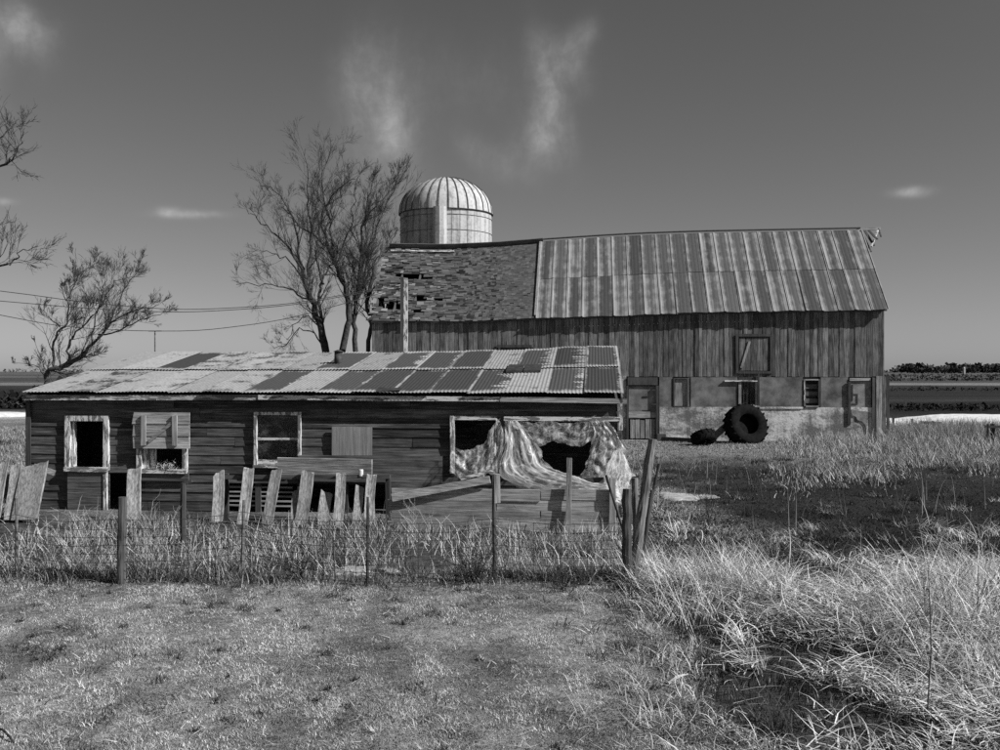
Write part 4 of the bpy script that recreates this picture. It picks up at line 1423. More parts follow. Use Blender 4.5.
# ------------------------------------------------------------------ silo
def make_silo():
    Y = 49.0
    X = (446 - 500) / 1000 * Y
    root = thing('silo', 'pale concrete silo with ribbed metal dome behind the shingled barn roof', 'silo', (X, Y, 0))
    Rr = 2.24
    zt = 10.25
    n = 36
    m = MB()
    for i in range(n):
        a0, a1 = 2 * math.pi * i / n + .006, 2 * math.pi * (i + 1) / n - .006
        for (r0, za, zb) in ((Rr, 0.0, zt),):
            k = len(m.v)
            m.v += [(r0 * math.cos(a0), r0 * math.sin(a0), za), (r0 * math.cos(a1), r0 * math.sin(a1), za), (r0 * math.cos(a1), r0 * math.sin(a1), zb), (r0 * math.cos(a0), r0 * math.sin(a0), zb)]
            m.f.append((k, k + 1, k + 2, k + 3))
            a2 = 2 * math.pi * (i + 1) / n + .006
            k2 = len(m.v)
            m.v += [(r0 * .985 * math.cos((a1 + a2) / 2), r0 * .985 * math.sin((a1 + a2) / 2), za), (r0 * .985 * math.cos((a1 + a2) / 2), r0 * .985 * math.sin((a1 + a2) / 2), zb),
                    (r0 * math.cos(a2), r0 * math.sin(a2), za), (r0 * math.cos(a2), r0 * math.sin(a2), zb)]
            m.f += [(k + 1, k2, k2 + 1, k + 2), (k2, k2 + 2, k2 + 3, k2 + 1)]
    m.build('wall', M['silo'], root)
    for i in range(14):
        z = 0.6 + i * 0.72
        m = MB()
        m.tube([((Rr + .012) * math.cos(t), (Rr + .012) * math.sin(t), z) for t in np.linspace(0, 2 * math.pi, 49)], 0.014, 4, cap=False)
        m.build('hoop', M['steel'], root)
    # enclosed ladder chute up the front
    a0 = math.asin((443 - 446) * 0.049 / Rr)
    cx, cy = Rr * math.sin(a0), -Rr * math.cos(a0)
    m = MB()
    prof = [(-0.31, 0.06), (-0.31, -0.42), (-0.20, -0.60), (0.0, -0.66), (0.20, -0.60), (0.31, -0.42), (0.31, 0.06)]
    for z in np.linspace(0, zt - 0.03, 9):
        for (x, y) in prof:
            m.v.append((cx + x, cy + y, z))
    k = len(prof)
    for r in range(8):
        for i in range(k - 1):
            q = r * k + i
            m.f.append((q, q + 1, q + k + 1, q + k))
    m.f.append(tuple(8 * k + i for i in range(k)))
    m.build('chute', M['silo'], root)
    # dome panels and seams
    nd = 30
    H = 1.78
    lat = [R(q) for q in (0, 12, 24, 36, 48, 60, 72, 84)]
    for i in range(nd):
        a0, a1 = 2 * math.pi * i / nd, 2 * math.pi * (i + 1) / nd
        m = MB()
        for th in lat:
            r0 = (Rr + 0.05) * math.cos(th) ** 0.92
            z = zt + H * math.sin(th)
            for f in (0.03, 0.5, 0.97):
                a = a0 + (a1 - a0) * f
                bul = 1.0 + (0.008 if f == 0.5 else 0)
                m.v.append((r0 * bul * math.cos(a), r0 * bul * math.sin(a), z))
        for r in range(len(lat) - 1):
            for c in range(2):
                k = r * 3 + c
                m.f.append((k, k + 1, k + 4, k + 3))
        m.build('dome_panel', M['dome'], root, True)
        m = MB()
        m.tube([((Rr + 0.055) * math.cos(th) ** 0.92 * math.cos(a0), (Rr + 0.055) * math.cos(th) ** 0.92 * math.sin(a0), zt + H * math.sin(th)) for th in lat], [0.042] * 7 + [0.025], 4)
        m.build('dome_seam', M['rib'], root)
    m = MB(); m.tube([((Rr + .06) * math.cos(t), (Rr + .06) * math.sin(t), zt - .02) for t in np.linspace(0, 2 * math.pi, 49)], 0.022, 5, cap=False)
    m.build('dome_rim', M['rib'], root)
    m = MB(); m.tube([(0, 0, zt + H - .08), (0, 0, zt + H - .02), (0, 0, zt + H + .06)], [0.32, 0.28, 0.06], 12)
    m.build('dome_cap', M['dome'], root, True)


make_silo()

# ------------------------------------------------------------------ trees
def make_tree(name, label, Y, limbs, seed, rbase, twig, zoomf, dens=1.0, spread=1.0, trunk_count=1, base_z=0.0):
    """limbs: (pixel polyline, start radius, end radius, depth drift); the first trunk_count are the trunk"""
    rnd = random.Random(seed)
    b0 = zoomf(limbs[0][0][0], Y)
    root = thing(name, label, 'tree', (b0.x, Y, 0))
    org = Vector((b0.x, Y, 0))
    trunk, crown = MB(), MB()
    nseg = [0]

    def twigs(p, d, length, rad, level):
        n = 2 if level > 1 else 4
        pts, rads = [p], [rad]
        cur, dr = p.copy(), d.copy()
        for i in range(n):
            dr = (dr + Vector((rnd.gauss(0, .11), rnd.gauss(0, .11), rnd.gauss(0.045, .09)))).normalized()
            cur = cur + dr * (length / n)
            pts.append(cur.copy()); rads.append(max(rad * (1 - 0.75 * (i + 1) / n), 0.003))
        crown.tube([q - org for q in pts], rads, 3, cap=False)
        nseg[0] += n
        if level >= twig:
            return
        k = int((4.8, 3.6, 3.1, 2)[level] * dens + rnd.random())
        for j in range(k):
            t = rnd.uniform(0.2, 0.98)
            i = min(int(t * n), n - 1)
            f = t * n - i
            q = pts[i].lerp(pts[i + 1], f)
            dd = (pts[i + 1] - pts[i]).normalized()
            ax = dd.orthogonal().normalized()
            ax.rotate(Matrix.Rotation(rnd.uniform(0, 6.283), 3, dd))
            an = rnd.uniform(0.28, 0.70) * spread
            nd = (dd * math.cos(an) + ax * math.sin(an) + Vector((0, 0, 0.10))).normalized()
            twigs(q, nd, length * rnd.uniform(0.45, 0.75), max(rads[i] * 0.5, 0.0045), level + 1)

    for li, (poly, r0, r1, drift) in enumerate(limbs):
        r0, r1 = r0 * 0.58, r1 * 0.6
        pts = []
        n = len(poly)
        for i, p in enumerate(poly):
            yy = Y + drift * (i / max(n - 1, 1)) ** 1.3
            pts.append(zoomf(p, yy))
        if li < trunk_count:
            pts[0].z = -0.15
        fine = []
        for i in range(n - 1):
            p0, p1, p2, p3 = pts[max(i - 1, 0)], pts[i], pts[i + 1], pts[min(i + 2, n - 1)]
            for k in range(4):
                f = k / 4
                q = 0.5 * (2 * p1 + (p2 - p0) * f + (2 * p0 - 5 * p1 + 4 * p2 - p3) * f * f + (3 * p1 - p0 - 3 * p2 + p3) * f ** 3)
                jit = 0.055 if li >= trunk_count and Y > 40 else 0.03
                fine.append(q + Vector((rnd.gauss(0, jit), rnd.gauss(0, jit), rnd.gauss(0, jit))))
        fine.append(pts[-1])
        N = len(fine)
        rads = [r0 + (r1 - r0) * (i / (N - 1)) ** 0.8 for i in range(N)]
        (trunk if li < trunk_count else crown).tube([q - org for q in fine], rads, 8 if li < trunk_count else 6, wob=0.06)
        tot = sum((fine[i + 1] - fine[i]).length for i in range(N - 1))
        start = 0.45 if li < trunk_count else 0.12
        cnt = int(tot * (2.4 if Y > 40 else 2.6) * dens)
        for j in range(cnt):
            t = start + (1 - start) * (j + rnd.random()) / cnt
            i = min(int(t * (N - 1)), N - 2)
            dd = (fine[i + 1] - fine[i]).normalized()
            ax = dd.orthogonal().normalized()
            ax.rotate(Matrix.Rotation(rnd.uniform(0, 6.283), 3, dd))
            an = rnd.uniform(0.35, 0.8) * spread
            nd = (dd * math.cos(an) + ax * math.sin(an) + Vector((0, 0, 0.18))).normalized()
            L = (0.24 * tot + 0.36) * rnd.uniform(0.45, 1.1) * (1.2 - 0.68 * t) * (1.0 if Y > 40 else 0.80 if Y > 30 else 0.62)
            twigs(fine[i], nd, L, min(rads[i] * 0.5, 0.03), 0)
    trunk.build('trunk', M['bark'], root, True)
    crown.build('crown', M['bark'], root)
    return root


z1 = lambda p, Y: at(230 + p[0] / 3.263, 130 + p[1] / 3.263, Y)
z2 = lambda p, Y: at(p[0] / 4.41, 230 + p[1] / 4.41, Y)
z0_ = lambda p, Y: at(p[0], p[1], Y)
make_tree('bare_tree', 'tall bare tree with spreading left crown, leftmost of the clump beside the barn', 45.0, [
    ([(318, 830), (310, 730), (295, 640), (270, 570), (245, 490)], 0.34, 0.20, 0),
    ([(245, 490), (210, 410), (150, 340), (90, 290), (55, 260)], 0.13, 0.02, -1.5),
    ([(245, 490), (225, 400), (205, 290), (160, 215), (95, 170)], 0.13, 0.02, 1.2),
    ([(245, 490), (260, 420), (262, 300), (255, 190), (245, 60)], 0.15, 0.02, -0.5),
    ([(300, 660), (297, 560), (300, 490), (325, 440), (345, 400)], 0.16, 0.04, 1.0),
    ([(298, 500), (282, 410), (290, 330), (280, 240), (300, 150)], 0.10, 0.02, 1.8),
    ([(275, 560), (200, 520), (120, 505), (20, 505)], 0.09, 0.02, -1.8),
    ([(235, 470), (180, 420), (120, 400), (60, 395)], 0.07, 0.015, -0.8),
    ([(300, 690), (240, 650), (190, 690), (140, 705)], 0.07, 0.02, -1.0),
    ([(295, 650), (250, 610), (210, 640), (185, 680)], 0.05, 0.02, 0.8)], 11, 0.3, 3, z1, 1.0)
make_tree('bare_tree', 'bare tree with a curved trunk rising in the middle of the clump', 46.0, [
    ([(360, 830), (365, 720), (385, 620), (380, 530), (350, 450), (320, 380)], 0.30, 0.17, 0),
    ([(320, 380), (300, 310), (310, 250), (350, 190), (410, 160)], 0.13, 0.02, -0.8),
    ([(320, 380), (270, 345), (225, 310), (190, 260)], 0.09, 0.02, 1.0),
    ([(330, 400), (325, 300), (300, 200), (310, 110), (335, 55)], 0.11, 0.02, 1.2),
    ([(345, 440), (380, 340), (400, 260), (420, 150)], 0.08, 0.02, -1.2),
    ([(312, 330), (340, 240), (370, 180), (375, 110)], 0.07, 0.02, 1.0)], 12, 0.3, 3, z1, 1.0)
make_tree('bare_tree', 'straight bare tree with dense upright twigs left of the silo', 47.0, [
    ([(412, 830), (410, 725), (405, 600), (420, 500), (430, 400)], 0.26, 0.14, 0),
    ([(430, 400), (440, 300), (450, 220), (480, 165)], 0.12, 0.02, 0.5),
    ([(410, 560), (440, 480), (455, 380), (500, 260), (560, 165)], 0.12, 0.02, -1.0),
    ([(420, 500), (390, 430), (360, 385)], 0.07, 0.02, -1.0),
    ([(440, 320), (470, 250), (520, 200), (545, 150)], 0.07, 0.02, 1.0),
    ([(450, 430), (500, 405), (540, 345)], 0.06, 0.02, 1.0)], 13, 0.3, 3, z1, 1.15, 0.8)
make_tree('bare_tree', 'slim crooked bare tree standing against the barn corner', 44.0, [
    ([(447, 830), (450, 725), (460, 640), (448, 560), (470, 450)], 0.20, 0.10, 0),
    ([(470, 450), (500, 390), (545, 330)], 0.07, 0.02, 2.0),
    ([(448, 560), (425, 480), (430, 400)], 0.06, 0.02, 0.5)], 14, 0.3, 3, z1, 0.8)
make_tree('bare_tree', 'low wind-bent bare tree leaning right behind the left end of the shed', 34.0, [
    ([(200, 850), (203, 690), (207, 640), (245, 612), (310, 590), (380, 535)], 0.17, 0.12, 0),
    ([(380, 535), (430, 480), (490, 410), (560, 370), (640, 345), (700, 330)], 0.10, 0.012, -0.6),
    ([(240, 610), (232, 520), (260, 450), (300, 390), (300, 310), (330, 230), (380, 170), (440, 140)], 0.085, 0.012, 0.8),
    ([(302, 300), (322, 240), (325, 180), (335, 80)], 0.04, 0.010, 0.6),
    ([(310, 590), (300, 540), (320, 470), (400, 390), (440, 340), (470, 290), (520, 220), (640, 205)], 0.075, 0.010, -0.8),
    ([(430, 480), (495, 400), (530, 300), (590, 200), (610, 160)], 0.06, 0.010, 0.7),
    ([(440, 470), (560, 430), (650, 385), (740, 370)], 0.055, 0.010, -0.9),
    ([(400, 500), (440, 330), (460, 240), (470, 170)], 0.05, 0.010, 0.4),
    ([(262, 430), (225, 390), (195, 360), (190, 310)], 0.04, 0.010, -0.6),
    ([(300, 310), (270, 260), (265, 210)], 0.035, 0.010, -0.3),
    ([(310, 590), (400, 555), (450, 540)], 0.04, 0.012, 0.4),
    ([(205, 650), (150, 600), (60, 590)], 0.03, 0.008, 0.4),
    ([(215, 630), (180, 560), (155, 490)], 0.03, 0.008, -0.4)], 15, 0.17, 3, z2, 1.15)
make_tree('bare_tree', 'bare tree outside the left frame edge whose branch tips reach in', 24.0, [
    ([(-170, 500), (-170, 400), (-160, 300), (-150, 200)], 0.30, 0.16, 0),
    ([(-150, 200), (-140, 120), (-120, 40), (-110, -30)], 0.14, 0.03, 0.6),
    ([(-155, 240), (-100, 215), (-50, 190), (0, 166), (12, 160), (20, 143), (25, 128)], 0.10, 0.010, -0.5),
    ([(-155, 220), (-90, 170), (-40, 150), (-5, 140), (12, 128)], 0.09, 0.012, 0.4),
    ([(-162, 310), (-100, 290), (-40, 275), (0, 267), (13, 263), (20, 255), (38, 246)], 0.09, 0.010, -0.4),
    ([(-160, 290), (-80, 250), (-30, 240), (-8, 228)], 0.06, 0.012, 0.4)], 16, 0.3, 3, z0_, 0.85)

# ------------------------------------------------------------------ pole, wires
q = at(404.5, 280, 31.0)
pole = thing('utility_pole', 'square pale-sided wooden pole rising behind the shed ridge', 'pole', (q.x, 31.0, 0))
P('shaft', M['white_z'], pole, (-0.02, 0.10, -0.09, 0.09, 0, q.z), j=.004)
P('shaft_board', M['darkwood_z'], pole, (-0.12, -0.024, -0.085, 0.085, 0, q.z + .08), j=.004)
m = MB(); m.bar((-0.75, 0, q.z + 0.16), (0.10, 0, q.z + 0.03), 0.05, 0.05, (0, 0, 1)); m.build('cross_arm', M['plank_x'], pole)
mq = at(155, 333, 30.0)
mast = MB(); mast.tube([(mq.x, 30.0, 0), (at(155, 331, 30).x, 30.0, at(155, 331, 30).z)], 0.022, 6)
mast.tube([(mq.x - .2, 30, at(155, 331, 30).z), (mq.x + .2, 30, at(155, 331, 30).z)], 0.015, 5)
tag(mast.build('antenna_mast', M['steel']), 'thin bare metal mast rising behind the left half of the shed roof', 'mast')
for pts, lab in (([(-250, 262), (0, 291), (84, 302), (168, 309), (230, 308), (294, 303), (353, 293), (400, 284)], 'topmost of the three overhead wires left of the barn'),
                 ([(-250, 280), (0, 301), (84, 308), (168, 312), (230, 310), (294, 304.5), (353, 294.5), (399, 286)], 'middle of the three overhead wires left of the barn'),
                 ([(-250, 262), (0, 315), (84, 328), (180, 331), (240, 326), (294, 317), (353, 301), (399, 288)], 'lowest, most sagging of the three overhead wires left of the barn')):
    m = MB()
    pp = [at(x, y, 31.0 - (400 - x) * 0.006) for (x, y) in pts]
    fine = []
    for i in range(len(pp) - 1):
        p0, p1, p2, p3 = pp[max(i - 1, 0)], pp[i], pp[i + 1], pp[min(i + 2, len(pp) - 1)]
        for k in range(4):
            f = k / 4
            fine.append(0.5 * (2 * p1 + (p2 - p0) * f + (2 * p0 - 5 * p1 + 4 * p2 - p3) * f * f + (3 * p1 - p0 - 3 * p2 + p3) * f ** 3))
    fine.append(pp[-1])
    m.tube(fine, 0.014, 4)
    tag(m.build('overhead_wire', M['darksteel']), lab, 'wire', 'overhead wires')

# ------------------------------------------------------------------ wire fence
def ground_pt(px, py):
    Y = CAM_H * 1000 / (py - HORIZON)
    p = at(px, py, Y)
    p.z = float(ground_h(p.x, p.y))
    return p


fence = thing('wire_fence', 'sagging woven-wire fence on wood and steel posts along the lawn edge', 'fence', (0, 12.4, 0))
fo = Vector((0, 12.4, 0))
posts = []
for (bx, by, tx, ty, w, mt, sides) in ((17, 578, 16.5, 498, 3.2, 'steel', 5), (121, 584, 122.5, 497, 8.5, 'darkwood_z', 9), (242.5, 574, 244, 500, 3.6, 'steel', 5),
                                       (367.5, 586, 368, 497, 3.0, 'darksteel', 5), (494.5, 584, 493.5, 474, 3.8, 'darkwood_z', 6), (627, 588, 627, 489, 9.5, 'darkwood_z', 9)):
    g = ground_pt(bx, by)
    t = at(tx, ty, g.y)
    r = w * g.y / 2000
    m = MB()
    pp_ = [g.lerp(t, q_ / 8) - fo + Vector((random.uniform(-.15, .15) * r, random.uniform(-.15, .15) * r, -.1 if q_ == 0 else 0)) for q_ in range(9)]
    m.tube(pp_, [r * (1.1 - .018 * q_) for q_ in range(9)], sides, wob=0.12)
    m.build('post', M[mt], fence)
    posts.append((g, t))
g = ground_pt(494.5, 584)
m = MB(); m.bar(at(497, 503, g.y) - fo, at(496, 474, g.y) - fo, 0.085, 0.03, (1, 0, 0), .005); m.build('nailed_board', M['plank_z'], fence)
g0 = ground_pt(-40, 577)
wl = [(g0, at(-40, 498, g0.y))] + posts
for k in range(8):
    f = 0.06 + k * 0.105
    m = MB()
    pts = []
    for i in range(len(wl) - 1):
        (a, b), (c, d) = wl[i], wl[i + 1]
        for q_ in range(6):
            u = q_ / 6
            p = a.lerp(c, u); p.z += 0.88 * f / 0.88 * 1.0 - 0.04 * math.sin(math.pi * u) * (0.5 + f) + random.uniform(-.008, .008)
            p.y -= 0.05
            pts.append(p - fo)
    p = wl[-1][0].copy(); p.z += f; p.y -= 0.05
    pts.append(p - fo)
    m.tube(pts, 0.0036, 3, cap=False)
    m.build('strand', M['wire'], fence)
m = MB()
for i in range(len(wl) - 1):
    (a, b), (c, d) = wl[i], wl[i + 1]
    n = int((c - a).length / 0.15)
    for q_ in range(n):
        u = q_ / n
        p = a.lerp(c, u) - fo; p.y -= 0.05
        s_ = -0.04 * math.sin(math.pi * u)
        m.tube([p + Vector((random.uniform(-.01, .01), 0, .05)), p + Vector((random.uniform(-.02, .02), 0, .80 + s_ * 1.3))], 0.0032, 3, cap=False)
o = m.build('stay_wires', M['wire'], fence); o['kind'] = 'stuff'

# dark post further back
g = ground_pt(183, 546)
m = MB(); m.tube([g - Vector((0, 0, .1)), at(183, 515, g.y), at(183.5, 483, g.y)], [0.05, 0.048, 0.045], 8, wob=.08)
m.bar(at(183.5, 483.5, g.y) + Vector((-.02, 0, 0)), at(192, 481, g.y), 0.04, 0.04, (0, 0, 1))
tag(m.build('wooden_post', M['darkwood_z']), 'dark wooden post behind the fence below the board shutter', 'post')

# corner cluster of posts
for (bx, by, tx, ty, w0, w1, mt, sides, lab, nm) in (
        (632, 583, 652.5, 439, 11, 8.5, 'post_z', 10, 'thick weathered post leaning right at the fence corner', 'wooden_post'),
        (637, 560, 634.5, 478, 7, 6.5, 'post_z', 8, 'grey upright post just behind the dark corner post', 'wooden_post'),
        (626, 540, 606, 475, 2.6, 2.6, 'darksteel', 6, 'thin dark pipe leaning left at the fence corner', 'metal_pipe'),
        (638, 560, 659, 463.5, 2.8, 2.6, 'darksteel', 6, 'thin dark pipe leaning right beside the thick leaning post', 'metal_pipe'),
        (641, 575, 652, 490, 4.5, 4, 'darkwood_z', 7, 'short dark stake tucked right of the thick leaning post', 'wooden_stake')):
    g = ground_pt(bx, by)
    t = at(tx, ty, g.y)
    m = MB()
    n = 12
    jt = .004 if w0 > 4 else .002
    pts = [g.lerp(t, k / (n - 1)) + Vector((random.uniform(-jt, jt), random.uniform(-jt, jt), 0)) for k in range(n)]
    pts[0].z -= 0.1
    m.tube(pts, [(w0 + (w1 - w0) * k / (n - 1)) * g.y / 2000 for k in range(n)], sides, wob=0.12)
    tag(m.build(nm, M[mt]), lab, 'pipe' if nm == 'metal_pipe' else 'post')

# ------------------------------------------------------------------ tyres and odds along the barn
def tractor_tyre(name, label, centre, radius, width, lean, yaw, nl, fallen=False):
    root = thing(name, label, 'tyre', centre)
    rot = Matrix.Rotation(yaw, 4, 'Z') @ Matrix.Rotation(lean, 4, 'X')
    prof = [(0.46, 0.30), (0.50, 0.42), (0.72, 0.50), (0.86, 0.50), (0.94, 0.44), (0.975, 0.25), (0.985, 0.0), (0.975, -0.25), (0.94, -0.44), (0.86, -0.50), (0.72, -0.50), (0.50, -0.42), (0.46, -0.30), (0.62, -.28), (0.62, 0.28)]
    n = 40
    m = MB()
    k = len(prof)
    for i in range(n):
        a = 2 * math.pi * i / n
        for (r, w) in prof:
            p = rot @ Vector((radius * r * math.cos(a), width * w, radius * r * math.sin(a)))
            m.v.append(tuple(p))
    for i in range(n):
        for q_ in range(k):
            m.f.append((i * k + q_, ((i + 1) % n) * k + q_, ((i + 1) % n) * k + (q_ + 1) % k, i * k + (q_ + 1) % k))
    m.build('casing', M['rubber'], root, True)
    m = MB()  # dark disc added across the hole, stands for the shade inside the tyre
    ring_ = [rot @ Vector((radius * .5 * math.cos(2 * math.pi * i / 24), width * .12, radius * .5 * math.sin(2 * math.pi * i / 24))) for i in range(24)]
    ring2 = [rot @ Vector((radius * .5 * math.cos(2 * math.pi * i / 24), width * .18, radius * .5 * math.sin(2 * math.pi * i / 24))) for i in range(24)]
    m.v = [tuple(p) for p in ring_ + ring2]
    m.f = [tuple(range(24)), tuple(range(47, 23, -1))] + [(i, (i + 1) % 24, 24 + (i + 1) % 24, 24 + i) for i in range(24)]
    m.build('hole_shade_disc', M['rubber'], root)
    for i in range(nl):
        for sg in (-1, 1):
            a0 = 2 * math.pi * (i + (0.5 if sg > 0 else 0)) / nl
            m = MB()
            pts = []
            for (da, w) in ((0.0, 0.03), (0.16, 0.50)):
                for rr in (0.93 if w > .3 else .965, 1.03 if w < .3 else 1.0):
                    for dd in (-0.035, 0.035):
                        a = a0 + da + dd
                        pts.append(rot @ Vector((radius * rr * math.cos(a), sg * width * w, radius * rr * math.sin(a))))
            m.hexa([pts[0], pts[1], pts[3], pts[2], pts[4], pts[5], pts[7], pts[6]])
            m.build('tread_lug', M['rubber'], root)
    return root


q = at(749, 447, 35.6)
tractor_tyre('tractor_tyre', 'large black lugged tractor tyre leaning against the barn footing', (q.x, 36.1, 0.63), 0.78, 0.60, R(-20), R(18), 18)
q = at(703, 448, 35.0)
tractor_tyre('tractor_tyre', 'smaller dark tyre lying low left of the big tractor tyre', (q.x, 34.9, 0.27), 0.44, 0.36, R(62), R(20), 14)
a, b = at(660, 439, 37.2), at(693, 439, 36.6)
m = MB(); m.bar((a.x, a.y, .08), (b.x, b.y, .07), 0.15, 0.15, (0, 0, 1), .01)
m.bar((a.x - .12, a.y, .13), (a.x + .2, a.y, .13), 0.26, 0.22, (0, 0, 1), .01)
tag(m.build('timber_beam', M['darkwood_z']), 'dark squared beam lying along the foot of the barn wall', 'beam')
a, b = at(712, 436, 36.3), at(727, 424, 36.4)
m = MB(); m.bar((a.x, a.y, 0.15), (b.x, b.y, 0.62), 0.22, 0.04, (0, 0, 1), .02)
tag(m.build('plank', M['plank_x']), 'pale plank propped between the two tyres', 'plank')

# broken rails and gate near the snow, right of the barn
bf = thing('broken_rail_fence', 'collapsed dark plank rails beside the snow right of the barn', 'fence', (at(915, 430, 43).x, 43.0, 0))
fo2 = Vector((at(915, 430, 43).x, 43.0, 0))
for (x0, y0, x1, y1, w, mt) in ((920, 422.5, 942, 423.5, 0.13, 'darkwood_z'), (889, 427.5, 913, 428.5, 0.07, 'plank_x'), (918, 428, 938, 428.5, 0.08, 'darkwood_z'), (905, 425, 921, 424, 0.07, 'post_z')):
    m = MB(); m.bar(at(x0, y0, 43) - fo2, at(x1, y1, 43) - fo2, w, 0.05, (0, 0, 1), .01); m.build('rail', M[mt], bf)
for (x, y) in ((912, 419), (933, 421), (893, 418)):
    t = at(x, y, 43) - fo2
    m = MB(); m.tube([(t.x, .02, -.1), (t.x + .02, .02, t.z)], 0.05, 6, wob=.1); m.build('post', M['darkwood_z'], bf)
gt = thing('broken_gate', 'dark stub of an iron gate frame at the far right edge', 'gate', (at(992, 443, 36).x, 36.0, 0))
fo3 = Vector((at(992, 443, 36).x, 36, 0))
m = MB(); m.tube([at(988, 446, 36) - fo3, at(988, 424, 36) - fo3], 0.04, 6); m.build('post', M['darksteel'], gt)
m = MB(); m.tube([at(994.5, 446, 36) - fo3 + Vector((0, .1, 0)), at(994, 424, 36) - fo3 + Vector((0, .1, 0))], 0.075, 6, wob=.2); m.build('post', M['darksteel'], gt)
m = MB(); m.bar(at(985, 426.5, 36) - fo3, at(1030, 427.5, 36) - fo3, 0.09, 0.05, (0, 0, 1)); m.build('rail', M['darksteel'], gt)
m = MB(); m.tube([at(1026, 446, 36) - fo3, at(1026, 424, 36) - fo3], 0.05, 6); m.build('post', M['darksteel'], gt)

# ------------------------------------------------------------------ snow remains
def snow(name, cx, cy, rx, ry, hgt, seed, mat=None):
    n = 40
    V, F = [], []
    for i in range(n):
        for k in range(n):
            u, v = -1 + 2 * i / (n - 1), -1 + 2 * k / (n - 1)
            x, y = cx + u * rx, cy + v * ry
            d = math.hypot(u, v) + (float(fbm(np.array([u * 2.2 + seed]), np.array([v * 2.2]), seed)[0]) - 0.5) * 0.9
            h = float(sstep(np.array(1.0 - d), 0.05, 0.5)) * hgt - 0.03
            V.append((x, y, float(ground_h(x, y)) + h))
    for i in range(n - 1):
        for k in range(n - 1):
            a = i * n + k
            F.append((a, a + n, a + n + 1, a + 1))
    o = np_mesh(name, np.array(V), np.array(F), mat or M['snow'], smooth=True)
    tag(o, kind='structure')


snow('snow_drift', 27.5, 49, 10.0, 6.5, 0.40, 3)
snow('snow_patch', at(682, 500, 20.6).x, 20.6, 0.8, 0.9, 0.07, 9, M['dirty_snow'])
snow('snow_patch', at(80, 577, 13).x, 13.1, 0.55, 0.32, 0.07, 12, M['dirty_snow'])
snow('snow_patch', at(170, 575, 13).x, 13.05, 0.62, 0.35, 0.07, 15, M['dirty_snow'])
snow('snow_patch', at(365, 578, 12.8).x, 12.9, 0.6, 0.3, 0.08, 18, M['dirty_snow'])
snow('snow_patch', at(4, 415, 58).x - 1, 58, 4.0, 3.0, 0.2, 22)

# ------------------------------------------------------------------ distance
def far_wood(name, label, x0, x1, y, hmin, hmax, n, seed, tone, wmul=1.0):
    rng = np.random.default_rng(seed)
    V, F, T = [], [], []
    for i in range(n):
        x = rng.uniform(x0, x1); yy = y + rng.uniform(-1, 1) * y * 0.03
        g = float(ground_h(x, yy))
        env = 0.35 + 0.65 * float(fbm(np.array([x * 8 / (x1 - x0) * 2]), np.array([seed * 1.0]), seed)[0]) * 1.3
        h = rng.uniform(hmin, hmax) * env
        w = h * rng.uniform(0.25, 0.5) * wmul
        for q_ in range(5):
            cx, cz = x + rng.normal() * w * .5, g + h * rng.uniform(0.15, 0.85)
            d = rng.normal(size=3); d /= np.linalg.norm(d)
            e = np.cross(d, rng.normal(size=3)); e /= np.linalg.norm(e)
            s_ = h * rng.uniform(0.08, 0.24)
            k = len(V)
            p = np.array([cx, yy, cz])
            V += [p - d * s_ - e * s_ * .6, p + d * s_ - e * s_ * .5, p + d * s_ * .8 + e * s_ * .6, p - d * s_ * .9 + e * s_ * .5]
            F.append((k, k + 1, k + 2, k + 3)); T += [tone * rng.uniform(.5, 1.5)] * 4
    o = np_mesh(name, np.array(V), np.array(F), M['straw'], T)
    tag(o, label, 'trees', kind='stuff')


far_wood('far_tree_line', 'far dark wood on the horizon at right', 405, 900, 1000, 7, 15, 3000, 5, 0.035)
far_wood('field_scrub', 'line of low scrub across the middle fields at right', 42, 140, 130, 0.2, 0.9, 1200, 31, 0.03, 2.0)
far_wood('field_scrub', 'uneven bushes along a field boundary far at right', 95, 320, 270, 0.5, 2.0, 1300, 33, 0.04, 1.5)
far_wood('field_scrub', 'bushy field edge below the far wood at right', 170, 520, 480, 0.8, 3.2, 1500, 35, 0.05, 1.5)
far_wood('far_tree_line', 'thin distant row of trees on the horizon beyond the barn', 300, 1100, 1500, 5, 11, 900, 6, 0.05)
far_wood('far_tree_line', 'distant low tree belt on the horizon at left', -1400, 100, 1300, 4, 8, 1200, 8, 0.06)
far_wood('hedgerow', 'dark overgrown hedge across the field left of the shed', -75, -14, 70, 1.0, 2.6, 900, 7, 0.025, 0.5)
far_wood('scrub_belt', 'dark low scrub across the field right of the barn', 22, 60, 66, 0.2, 0.7, 1500, 9, 0.02, 1.5)
# tiny far silo
q = at(964, 374, 900)
fh = thing('distant_silo', 'tiny pale silo standing on the far right horizon', 'silo', (q.x, 900, float(ground_h(q.x, 900))))
m = MB(); m.tube([(0, 0, -.5), (0, 0, 5.2)], 1.0, 12); m.build('wall', M['silo'], fh)
m = MB(); m.tube([(0, 0, 5.2), (0, 0, 5.8), (0, 0, 6.1)], [1.0, 0.7, 0.1], 12); m.build('cap', M['dome'], fh)

